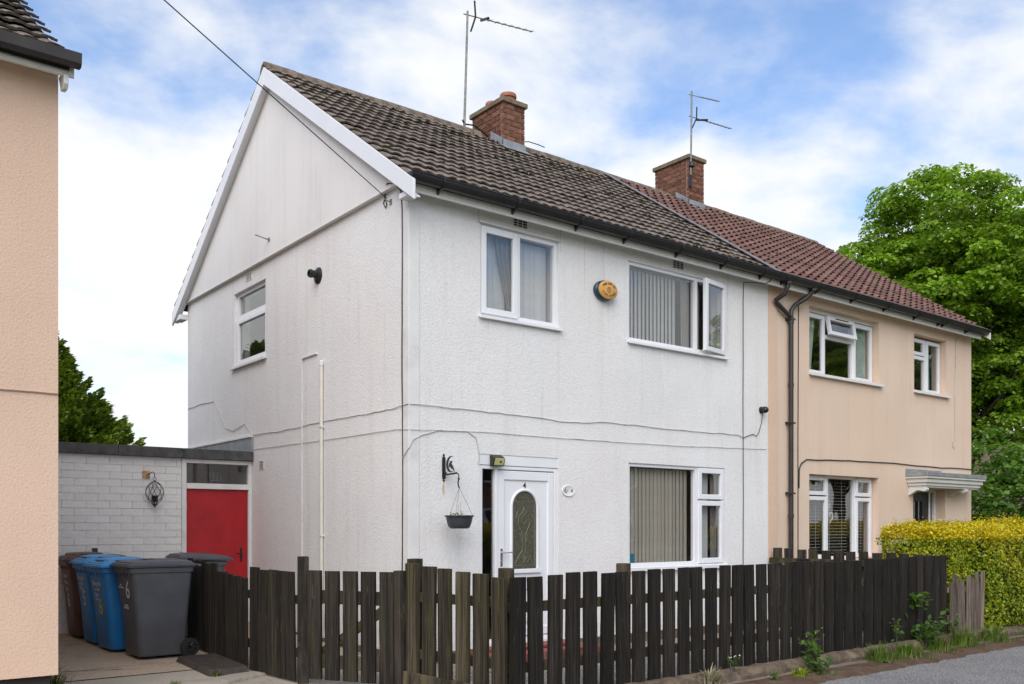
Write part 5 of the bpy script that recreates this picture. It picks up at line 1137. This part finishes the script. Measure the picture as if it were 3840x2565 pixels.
def broad_tree(name, label, base, lobes, n_cl, per, leaf, pal, wts, trunk_h, trunk_r, group=None, clr=(.45, .85), inner=.35, limbs=9):
    root = thing(name, label, 'tree', base, group); base = Vector(base)
    cs, rs = [], []; lob = np.array(lobes); vol = lob[:, 3] * lob[:, 4]; 
    for k in rng.choice(len(lob), n_cl, p=vol / vol.sum()):
        c = lob[k, :3]; r = lob[k, 3:6] if lob.shape[1] > 5 else lob[k, [3, 3, 4]]
        d = rng.normal(size=3); d /= np.linalg.norm(d); f = rng.uniform(.55, 1.0) ** .5 if rng.random() > inner else rng.uniform(.2, .8)
        cs.append(c + d * r * f); rs.append(rng.uniform(*clr))
    cs = np.array(cs); P, Nn, cid = clump_leaves(cs, rs, per)
    tone = rng.uniform(.62, 1.25, len(cs))[cid]
    col = mixcols(len(P), pal, wts) * tone[:, None]
    me = leaf_mesh('crown', P, Nn, rng.uniform(.5, 1.45, len(P)) * leaf, .8, col, M['leaf']); link('crown', me, root, base)
    tb = MB(); tb.tube([(0, 0, -.2), (.05, 0, trunk_h * .5), (0, .05, trunk_h), (.1, 0, trunk_h * 1.8)], [trunk_r * 1.3, trunk_r, trunk_r * .85, trunk_r * .4], 10)
    link('trunk', tb.mesh('trunk', M['bark'], True), root, base)
    lm = MB()
    for k in rng.choice(len(cs), min(len(cs), limbs), replace=False):
        e = Vector(cs[k]); s_ = Vector((0, 0, trunk_h * random.uniform(.7, 1.5))); m_ = s_.lerp(e, .5) + Vector((0, 0, .3)); lm.tube([s_, m_, e], [trunk_r * .35, trunk_r * .2, trunk_r * .06], 6)
    link('limbs', lm.mesh('limbs', M['bark'], True), root, base); return root
def copy_thing(root, loc, rz, label=None, sc=1.):
    c = root.copy(); C.objects.link(c); c.location = loc; c.rotation_euler = (0, 0, rz); c.scale = (sc,) * 3
    if label: c['label'] = label
    for ch in root.children:
        k = ch.copy(); C.objects.link(k); k.parent = c
        for g in ch.children:
            q = g.copy(); C.objects.link(q); q.parent = k
    return c
GREEN = [(.185, .305, .026), (.25, .40, .036), (.115, .215, .02), (.32, .46, .055)]
# tall lime behind the right-hand house
lime = broad_tree('lime_tree', 'large bright green lime tree rising behind the peach house', (22.7, 5.3, -.15),
    [(0, 0, 7.9, 4.1, 3.7), (-1.2, 1.6, 7.0, 3.6, 3.0), (-2.5, 2.4, 6.2, 2.6, 2.2), (1.6, -1.2, 8.2, 3.4, 2.8), (-.3, .5, 10.2, 2.5, 2.2), (2.4, -2.6, 6.2, 3.0, 2.4), (.6, -.4, 5.2, 3.4, 1.6)],
    1250, 230, .118, GREEN, [5, 5, 3, 2], 3.2, .3, clr=(.36, .70), limbs=26)
shrub = broad_tree('lilac_shrub', 'broad-leaved green shrub beside the gable end of the peach house', (14.9, .9, -.1), [(0, 0, 2.3, 1.3, 1.25), (.6, -.6, 1.8, 1.1, 1.1), (-.5, .5, 1.6, .9, 1.0), (1.6, -1.2, 2.3, 1.3, 1.1), (2.4, -.6, 1.8, 1.4, 1.2)], 230, 140, .115, [(.13, .26, .04), (.20, .34, .07), (.085, .18, .03), (.26, .38, .11)], [5, 4, 2, 2], .6, .07, clr=(.28, .46), limbs=12)
broad_tree('low_shrub', 'low bright green bush between the lilac shrub and the yellow hedge', (13.9, -1.3, -.1), [(0, 0, 1.0, .7, .6), (.8, -.4, 1.1, .8, .55)], 60, 110, .075, [(.10, .20, .025), (.14, .26, .03), (.06, .13, .02)], [4, 3, 2], .3, .04, clr=(.2, .36), limbs=8)
back = copy_thing(lime, (31, 16, -.15), 1.9, 'green tree standing farther back behind the peach roof', .95); back['group'] = 'trees behind the houses'; lime['group'] = 'trees behind the houses'

def conifer(name, label, base, H, ratio, n_br, group=None):
    root = thing(name, label, 'tree', base, group); base = Vector(base); P, T_, Nn, S_ = [], [], [], []
    br = MB()
    for k in range(n_br):
        z = H * (.06 + .92 * (k / n_br)); L = (H - z) * ratio * rng.uniform(.78, 1.12) + .12; a = k * 2.399 + rng.uniform(-.3, .3); d = np.array([math.cos(a), math.sin(a), 0])
        pts = [np.array([0, 0, z]) + d * L * f + np.array([0, 0, L * (-.10 * math.sin(f * 3.1) + .30 * f ** 2)]) for f in np.linspace(0, 1, 6)]
        br.tube([tuple(p) for p in pts], [max(.008, .045 * (1 - f)) for f in np.linspace(0, 1, 6)], 5)
        m = int(80 + L * 260); f = rng.uniform(.12, 1.0, m) ** .75; idx = f * 5; i0 = np.minimum(idx.astype(int), 4); fr = (idx - i0)[:, None]; pp = np.array(pts); c = pp[i0] * (1 - fr) + pp[i0 + 1] * fr
        sd_ = np.array([-d[1], d[0], 0]); wd = (.34 * L * (1.08 - f) + .10)[:, None]
        off = rng.uniform(-1, 1, (m, 1)) * wd * sd_ + np.array([0, 0, 1]) * rng.uniform(-.10, .16, (m, 1)); c = c + off
        tt = d * 1. + sd_ * np.sign((off @ sd_))[:, None] * rng.uniform(.2, .9, (m, 1)) + np.array([0, 0, 1]) * rng.uniform(.1, .9, (m, 1)); tt /= np.linalg.norm(tt, axis=1)[:, None]
        n0 = rng.normal(size=(m, 3)) * .5 + np.array([0, 0, 1.]); n0 -= (n0 * tt).sum(1)[:, None] * tt; n0 /= np.linalg.norm(n0, axis=1)[:, None]
        P.append(c); T_.append(tt); Nn.append(n0); S_.append(rng.uniform(.09, .22, m))
    P, T_, Nn, S_ = map(np.concatenate, (P, T_, Nn, S_))
    col = mixcols(len(P), [(.13, .20, .022), (.19, .26, .03), (.08, .135, .018), (.25, .31, .04)], [5, 4, 3, 2])
    link('crown', leaf_mesh_dir('crown', P, Nn, T_, S_, .5, col, M['conifer'], .05), root, base)
    link('branches', br.mesh('branches', M['bark']), root, base)
    tb = MB(); tb.tube([(0, 0, -.2), (0, 0, H * .5), (0, 0, H * .98)], [.2, .12, .02], 8); link('trunk', tb.mesh('trunk', M['bark'], True), root, base); return root
con = conifer('conifer', 'dark green conifer behind the flat-roofed outbuilding', (.1, 19.2, -.15), 7.2, .60, 360, 'conifers in the back gardens')
copy_thing(con, (-6.0, 18.5, -.15), 2., 'dark green conifer mirrored in the upstairs gable window', 1.0)

# ------------------------------------------------------------------ golden privet hedge
hd_ = thing('golden_hedge', 'clipped yellow and green privet hedge beyond the dark fence', 'hedge', (9.5, -1.7, 0))
def hedge_shell(n, x0, x1, y0, y1, z1, seed_off=0):
    """points and normals over the clipped faces, gently bulging"""
    ax, ay = x1 - x0, y1 - y0; A_ = np.array([ax * z1, ax * ay, ay * z1, ax * z1 * .25]); k = rng.choice(4, n, p=A_ / A_.sum()); u, v = rng.random(n), rng.random(n)
    P = np.empty((n, 3)); Nn = np.zeros((n, 3))
    P[:, 0] = x0 + ax * u; P[:, 1] = y0; P[:, 2] = z1 * v; Nn[:, 1] = -1
    m = k == 1; P[m, 1] = y0 + ay * v[m]; P[m, 2] = z1; Nn[m] = (0, 0, 1)
    m = k == 2; P[m, 0] = x0; P[m, 1] = y0 + ay * u[m]; P[m, 2] = z1 * v[m]; Nn[m] = (-1, 0, 0)
    m = k == 3; P[m, 1] = y1; Nn[m] = (0, 1, 0)
    c = np.array([(x0 + x1) / 2, (y0 + y1) / 2, z1 * .5]); h = np.array([ax / 2, ay / 2, z1 / 2]); q = (P - c) / h
    rnd = np.maximum(0, np.sort(np.abs(q), axis=1)[:, 1] - .70)                   # soften the clipped corners
    P -= Nn * (rnd * .60)[:, None]
    bump_ = (np.sin(P[:, 0] * 5.1 + P[:, 2] * 3.3) * .5 + np.sin(P[:, 0] * 2.2 - P[:, 2] * 6.1 + P[:, 1] * 4.7) * .5 + np.sin(P[:, 0] * 11 + P[:, 1] * 9 + P[:, 2] * 13) * .35)
    P += Nn * (bump_ * .05)[:, None] + Nn * (rng.normal(0, .022, n) - .01)[:, None] + rng.normal(0, .012, (n, 3)); return P, Nn
segs = [((7.22, 8.05, -2.12, -1.05, 1.47), 15000), ((7.95, 13.6, -2.44, -1.05, 1.50), 52000)]
Ps, Ns = zip(*[hedge_shell(n, *a) for a, n in segs]); P = np.concatenate(Ps); Nn = np.concatenate(Ns)
spike = rng.random(len(P)) < .05; P[spike & (Nn[:, 2] > .5), 2] += rng.uniform(.0, .12, (spike & (Nn[:, 2] > .5)).sum())
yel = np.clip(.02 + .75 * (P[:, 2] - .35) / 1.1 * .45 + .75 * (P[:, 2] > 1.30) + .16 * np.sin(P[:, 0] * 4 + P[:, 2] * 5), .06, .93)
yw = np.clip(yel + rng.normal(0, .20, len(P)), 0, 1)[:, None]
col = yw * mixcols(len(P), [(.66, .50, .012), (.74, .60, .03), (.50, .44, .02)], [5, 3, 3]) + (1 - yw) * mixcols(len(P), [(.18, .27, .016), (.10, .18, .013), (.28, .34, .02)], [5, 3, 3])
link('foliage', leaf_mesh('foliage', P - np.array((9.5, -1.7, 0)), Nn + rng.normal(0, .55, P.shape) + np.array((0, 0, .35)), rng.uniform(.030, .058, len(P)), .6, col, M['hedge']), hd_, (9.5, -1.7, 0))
core = MB(); core.box(7.42, 8.1, -1.93, -1.25, .0, 1.22).box(8.1, 13.4, -2.24, -1.25, 0, 1.24); core.build('shaded_twig_core', simple('hedge_shaded_core', (.035, .045, .012), .95, .5, 30, bump=1., bs=40), hd_)  # solid box added inside; dark colour stands for the shaded twiggy interior
# ------------------------------------------------------------------ weeds, grass and small plants at the kerb
def tuft(name, label, base, n, h, spread, pal, wts, wid=.008, cat='grass', group=None, droop=.5):
    P, T_, Nn, S_ = [], [], [], []
    a = rng.uniform(0, 6.283, n); r = spread * np.abs(rng.normal(0, .45, n)); hh = h * rng.uniform(.2, 1.15, n) * np.clip(1.1 - .45 * r / spread, .35, 1.1) * (.65 + .35 * np.sin(a * 3 + r * 40)); le = rng.uniform(.1, droop + .15, n)
    d = np.stack([np.cos(a), np.sin(a), np.zeros(n)], 1); b0 = d * r[:, None]; 
    quads = []; cols = mixcols(n, pal, wts, .25); V = np.empty((n, 6, 3)); sd_ = np.stack([-d[:, 1], d[:, 0], np.zeros(n)], 1) * wid * rng.uniform(.6, 1.3, (n, 1))
    mid = b0 + d * (hh * le * .35)[:, None] + np.array([0, 0, 1]) * (hh * .6)[:, None]; tip = b0 + d * (hh * le)[:, None] + np.array([0, 0, 1]) * (hh * (1 - .25 * le))[:, None]
    V[:, 0] = b0 - sd_; V[:, 1] = b0 + sd_; V[:, 2] = mid + sd_ * .8; V[:, 3] = mid - sd_ * .8; V[:, 4] = tip + sd_ * .1; V[:, 5] = tip - sd_ * .1
    me = bpy.data.meshes.new(name); F_ = np.array([[0, 1, 2, 3], [3, 2, 4, 5]])[None] + (np.arange(n) * 6)[:, None, None]
    me.from_pydata(V.reshape(-1, 3).tolist(), [], F_.reshape(-1, 4).tolist()); ca = me.attributes.new('leafcol', 'FLOAT_COLOR', 'POINT'); cc = np.ones((n, 6, 4)); cc[:, :, :3] = cols[:, None]; ca.data.foreach_set('color', cc.ravel()); me.materials.append(M['grass'])
    o = link(name, me, None, base); tag(o, label, cat, group, 'stuff'); return o
GR = [(.10, .19, .02), (.16, .26, .03), (.07, .13, .02)]; DRY = [(.26, .21, .11), (.20, .16, .08), (.11, .15, .03)]
def weed(name, label, base, n, h, spread, leaf, pal, wts, flower=None, group=None):
    root = thing(name, label, 'weed', base, group); b = Vector(base); st = MB(); P = []; Nn = []
    for k in range(max(4, n // 9)):
        a = random.uniform(0, 6.28); e = Vector((math.cos(a) * spread * random.uniform(.3, 1), math.sin(a) * spread * random.uniform(.3, 1), h * random.uniform(.5, 1))); m_ = Vector((e.x * .35, e.y * .35, e.z * .6)); st.tube([(0, 0, 0), m_, e], .003, 4)
        for q in range(9):
            f = random.uniform(.25, 1.05); p = (m_.lerp(e, (f - .5) * 2) if f > .5 else Vector((0, 0, 0)).lerp(m_, f * 2)); P.append(np.array(p) + rng.normal(0, leaf * .55, 3)); Nn.append(rng.normal(0, .5, 3) + np.array((0, -.3, .9)))
    P = np.array(P); P[:, 2] = np.maximum(P[:, 2], .01)
    link('leaves', leaf_mesh('leaves', P, np.array(Nn), rng.uniform(.6, 1.3, len(P)) * leaf, .62, mixcols(len(P), pal, wts), M['leaf']), root, base); link('stems', st.mesh('stems', M['bark']), root, base)
    if flower:
        fm = MB()
        for k in range(flower[1]): a = random.uniform(0, 6.28); fm.lathe([(.002, 0), (.008, .004), (.002, .009)], (math.cos(a) * spread * .7, math.sin(a) * spread * .7, h * random.uniform(.75, 1.1)), 6)
        link('flowers', fm.mesh('flowers', flower[0]), root, base)
    return root
FLW = simple('white_petals', (.75, .74, .70), .7); FLY = simple('yellow_petals', (.65, .52, .02), .7)
WG = [(.085, .17, .03), (.12, .22, .04), (.05, .11, .02)]
weed('sow_thistle', 'tall leafy weed with a yellow flower at the kerb edging', (3.42, -2.60, -.05), 70, .42, .14, .085, WG, [4, 3, 2], (FLY, 3))
weed('dock_weed', 'low broad green weed below the tall yellow-flowered one', (3.36, -2.70, -.07), 60, .16, .15, .085, WG, [4, 3, 2])
tuft('lime_grass_tuft', 'bright yellow-green grass tuft on the moss strip', (3.02, -2.70, -.07), 420, .10, .11, [(.22, .30, .02), (.28, .34, .03)], [1, 1])
tuft('pale_grass_tuft', 'pale dead grass tuft at the foot of the front fence', (1.78, -2.56, -.02), 260, .17, .16, [(.34, .31, .22), (.22, .22, .12)], [2, 1], droop=.9)
weed('daisy_weed', 'small white-flowered weed at the foot of the front fence', (2.22, -2.50, .03), 30, .17, .08, .035, WG, [4, 3, 2], (FLW, 6))
weed('kerb_sprig', 'tiny green sprig growing in front of the kerb edging', (2.62, -2.68, -.06), 18, .10, .06, .04, WG, [4, 3, 2])
for i, (x, y, n, h, sp, lab) in enumerate([(4.65, -2.62, 900, .20, .26, 'loose green and straw grass at the kerb beside the litter'), (5.25, -2.62, 1500, .17, .34, 'thick green grass clump on the kerb below the climbing weed'), (6.05, -2.60, 900, .22, .26, 'green grass growing over the kerb below the bindweed'), (6.75, -2.56, 900, .28, .30, 'tall wispy grass at the end of the dark front fence'), (7.55, -2.55, 1000, .22, .36, 'grass along the foot of the silvered board fence'), (8.6, -2.70, 700, .10, .42, 'short grass on the kerb below the yellow hedge')]):
    tuft('kerb_grass', lab, (x, y, -.05), n, h, sp, GR + DRY, [4, 4, 3, 2, 1, 2], .0045, group='grass along the kerb')
weed('bindweed', 'leafy climbing weed poking through the dark front fence', (6.02, -2.345, .42), 75, .24, .12, .085, WG, [4, 3, 2])
weed('bindweed', 'bushy green weed at the foot of the dark fence below the climbing one', (6.0, -2.47, .0), 130, .30, .24, .085, WG, [4, 3, 2])
weed('nettle', 'slender weed between two boards near the end of the dark fence', (5.35, -2.44, .04), 30, .33, .06, .055, WG, [4, 3, 2])
weed('nettle', 'upright nettle against the last boards of the dark fence', (6.70, -2.45, .02), 40, .42, .10, .055, WG, [4, 3, 2])
tuft('corner_grass', 'dry grass at the foot of the peach house corner', (-3.36, .55, .01), 500, .30, .16, DRY + GR, [3, 2, 2, 1, 1, 1], .006, droop=.8)
tuft('slab_grass', 'small grass tuft beside the brown ribbed slab', (-1.88, .50, .01), 160, .07, .07, GR + DRY, [2, 2, 1, 1, 1, 1], .005)
tuft('drive_grass', 'thin grass in the crack of the concrete drive', (-2.35, .25, .01), 140, .05, .12, GR + DRY, [2, 1, 1, 1, 1, 1], .004)
sp = MB()                                           # what grows in the hanging planter
P = np.array([(random.gauss(-.05, .03), random.gauss(0, .03), random.uniform(.0, .05)) for k in range(40)] + [(random.gauss(.02, .02), random.gauss(0, .02), random.uniform(.0, .07)) for k in range(14)])
pp_ = thing('planter_seedling', 'sparse green seedlings in the hanging planter', 'plant', (hx_, hy_, hz0 + .118))
link('leaves', leaf_mesh('leaves', P, rng.normal(0, .5, P.shape) + np.array((0, -.2, 1)), np.full(len(P), .026), .7, mixcols(len(P), [(.12, .20, .04), (.30, .34, .16)], [3, 1]), M['leaf']), pp_, (hx_, hy_, hz0 + .118))
MB().tube([(hx_ - .01, hy_, hz0 + .11), (hx_ - .012, hy_, hz0 + .25)], .0015, 4).tube([(hx_ + .02, hy_, hz0 + .11), (hx_ + .018, hy_, hz0 + .30)], .0015, 4).build('stalks', M['bark'], pp_)
lt = MB(); pv = []
for i in range(6):
    pv.append([(.16 * i / 5 - .08 + random.uniform(-.01, .01), .07 * j / 3 - .035 + random.uniform(-.01, .01), random.uniform(.005, .045)) for j in range(4)])
for i in range(5):
    for j in range(3): lt.face(pv[i][j], pv[i + 1][j], pv[i + 1][j + 1], pv[i][j + 1])
lo_ = link('crumpled_wrapper', lt.mesh('crumpled_wrapper', simple('silver_wrapper', (.45, .46, .47), .3, .5, 30, metal=.3)), None, (4.62, -2.74, -.075)); tag(lo_, 'crumpled silver wrapper lying on the moss strip', 'litter')
# ------------------------------------------------------------------ moss on the roofs, grit along the kerb: too fine to count
def pebbles(name, label, P, sz, mat, flat=.7):
    n = len(P); oc = np.array([(1, 0, 0), (0, 1, 0), (-1, 0, 0), (0, -1, 0), (0, 0, 1)], float); rot = rng.uniform(0, 6.28, n); c_, s_ = np.cos(rot), np.sin(rot); VV = np.empty((n, 5, 3))
    VV[:, :, 0] = P[:, None, 0] + sz[:, None] * (oc[None, :, 0] * c_[:, None] - oc[None, :, 1] * s_[:, None]); VV[:, :, 1] = P[:, None, 1] + sz[:, None] * .75 * (oc[None, :, 0] * s_[:, None] + oc[None, :, 1] * c_[:, None]); VV[:, :, 2] = P[:, None, 2] + sz[:, None] * flat * oc[None, :, 2] - sz[:, None] * .2
    FF = np.array([[0, 1, 4], [1, 2, 4], [2, 3, 4], [3, 0, 4]])[None] + (np.arange(n) * 5)[:, None, None]
    me = bpy.data.meshes.new(name); me.from_pydata(VV.reshape(-1, 3).tolist(), [], FF.reshape(-1, 3).tolist()); me.materials.append(mat); o = link(name, me); tag(o, label, None, None, 'stuff'); return o
M['moss'] = simple('moss', (.055, .06, .016), .98, .4, 60, bump=.8, bs=80, spec=.05)
n = 2600; x_ = rng.uniform(-.3, 13.5, n); P = np.stack([x_, -2.62 - np.abs(rng.normal(.0, .17, n)), np.full(n, -.088)], 1); pebbles('kerb_grit', 'loose grit and moss crumbs along the road edge', P, rng.uniform(.004, .012, n), M['earth'])
n = 700; P = np.stack([rng.uniform(-.3, 13.5, n), -2.62 - np.abs(rng.normal(.1, .35, n)), np.full(n, -.094)], 1); pebbles('road_grit', 'pale grit scattered on the tarmac', P, rng.uniform(.003, .008, n), M['gravel'])
P = []
for k in range(420):
    x = random.uniform(-.05, 12.3); row = random.randint(0, 16); y, z = slope_pt(-.20, 5.085, row * 4.44 / 17 - .025 + random.uniform(-.004, .02), .062)
    if random.random() < .35 + .5 * (row > 12): P += [(x + random.gauss(0, .04), y + random.gauss(0, .01), z) for q in range(random.randint(1, 5))]
P = np.array(P); pebbles('roof_moss', 'moss crumbs on the roof tiles', P, rng.uniform(.010, .026, len(P)), M['moss'])
def crack(name, pts, w_, mat=None):
    b = MB(); prev = None
    for i, (x, y) in enumerate(pts):
        ww = w_ * random.uniform(.5, 1.3); cur = [(x + random.uniform(-.012, .012), y - ww, gz(x, y) + .002), (x, y + ww, gz(x, y) + .002)]
        if prev: b.face(prev[0], cur[0], cur[1], prev[1])
        prev = cur
    o = b.build(name, mat or M['soil']); tag(o, kind='structure')
crack('drive_crack', [(-3.7 + .07 * k, 1.72 - .024 * k) for k in range(20)], .007)
crack('drive_crack', [(-3.0 + .06 * k, 1.45 + .004 * k) for k in range(14)], .004)
crack('drive_joint', [(-3.74 + .1 * k, .945) for k in range(23)], .009)
# ------------------------------------------------------------------ loose chippings in the garden, one body of gravel
n = 5200; gx_, gy_ = rng.uniform(-.3, 6.85, n), rng.uniform(-2.36, -.55, n); P = np.stack([gx_, gy_, rng.uniform(.0, .012, n)], 1)
V = []; F_ = []
oc = np.array([(1, 0, 0), (0, 1, 0), (-1, 0, 0), (0, -1, 0), (0, 0, 1)], float)
sz = rng.uniform(.007, .017, n); rot = rng.uniform(0, 6.28, n); ca_, sa_ = np.cos(rot), np.sin(rot)
VV = np.empty((n, 5, 3)); VV[:, :, 0] = P[:, None, 0] + sz[:, None] * (oc[None, :, 0] * ca_[:, None] - oc[None, :, 1] * sa_[:, None]); VV[:, :, 1] = P[:, None, 1] + sz[:, None] * .7 * (oc[None, :, 0] * sa_[:, None] + oc[None, :, 1] * ca_[:, None]); VV[:, :, 2] = P[:, None, 2] + sz[:, None] * .8 * oc[None, :, 2] - .006
FF = np.array([[0, 1, 4], [1, 2, 4], [2, 3, 4], [3, 0, 4]])[None] + (np.arange(n) * 5)[:, None, None]
me = bpy.data.meshes.new('gravel'); me.from_pydata(VV.reshape(-1, 3).tolist(), [], FF.reshape(-1, 3).tolist()); me.materials.append(M['gravel'])
go = link('gravel', me); tag(go, 'pale chippings covering the front garden', None, None, 'stuff')

# ================================================================== beyond: houses far off and across the road (seen between trees and in the glass)
def far_house(name, label, x, y, wx, wy, eave, ridge, brick, roofm, rot=0., wins=((.22, .6), (.62, .6), (.22, .18), (.62, .18))):
    t = thing(name, label, 'house', (0, 0, 0)); b = MB().box(-wx / 2, wx / 2, -wy / 2, wy / 2, -.15, eave); b.prism([(-wy / 2, eave), (wy / 2, eave), (0, ridge)], lambda u, v, w: (w, u, v), -wx / 2, wx / 2); b.build('wall', brick, t)
    o = .3; th = .12
    MB().prism([(-wy / 2 - o, eave - o * (ridge - eave) / (wy / 2)), (0, ridge), (wy / 2 + o, eave - o * (ridge - eave) / (wy / 2)), (wy / 2 + o, eave - o * (ridge - eave) / (wy / 2) + th), (0, ridge + th), (-wy / 2 - o, eave - o * (ridge - eave) / (wy / 2) + th)], lambda u, v, w: (w, u, v), -wx / 2 - .2, wx / 2 + .2).build('roof', roofm, t)
    for (fx, fz) in wins:
        for s_ in (1, -1):
            x0 = -wx / 2 + wx * fx - .7; z0 = eave * fz; fr = MB(Matrix(((1, 0, 0, 0), (0, s_, 0, s_ * wy / 2), (0, 0, 1, 0), (0, 0, 0, 1)))); ring(fr, x0, x0 + 1.6, z0, z0 + 1.2, .08, .01, .05); w_ = fr.build('window', M['upvc'], t)
            MB(Matrix(((1, 0, 0, 0), (0, s_, 0, s_ * wy / 2), (0, 0, 1, 0), (0, 0, 0, 1)))).box(x0 + .08, x0 + 1.52, .01, .02, z0 + .08, z0 + 1.12).build('pane', M['plastic_black'], w_)
    t.location = (x, y, 0); t.rotation_euler = (0, 0, rot); return t
fb = simple('far_brick', (.24, .13, .09), .9, .2, 3); fr_ = simple('far_roof', (.19, .13, .095), .9, .2, 2)
far_house('far_brick_house', 'distant brown-roofed house glimpsed under the big tree', 47.5, 14.6, 9, 7, 3.6, 6.4, simple('far_wall', (.20, .15, .12), .9, .1, 3), fr_, R(20))
far_house('opposite_house', 'brick house across the road mirrored in the ground-floor window', 19, -21, 13, 7, 5.0, 7.6, fb, fr_, R(8))
oh = copy_thing(hd_, (12.0, -12.2, 0), R(180), 'golden hedge across the road mirrored in the ground-floor window')
copy_thing(lime, (29, -13, -.15), .7, 'green tree across the road mirrored in the peach house windows', .9)['group'] = 'trees across the road'
copy_thing(lime, (38, -9, -.15), 2.7, 'green tree across the road mirrored in the small upstairs window', 1.0)['group'] = 'trees across the road'
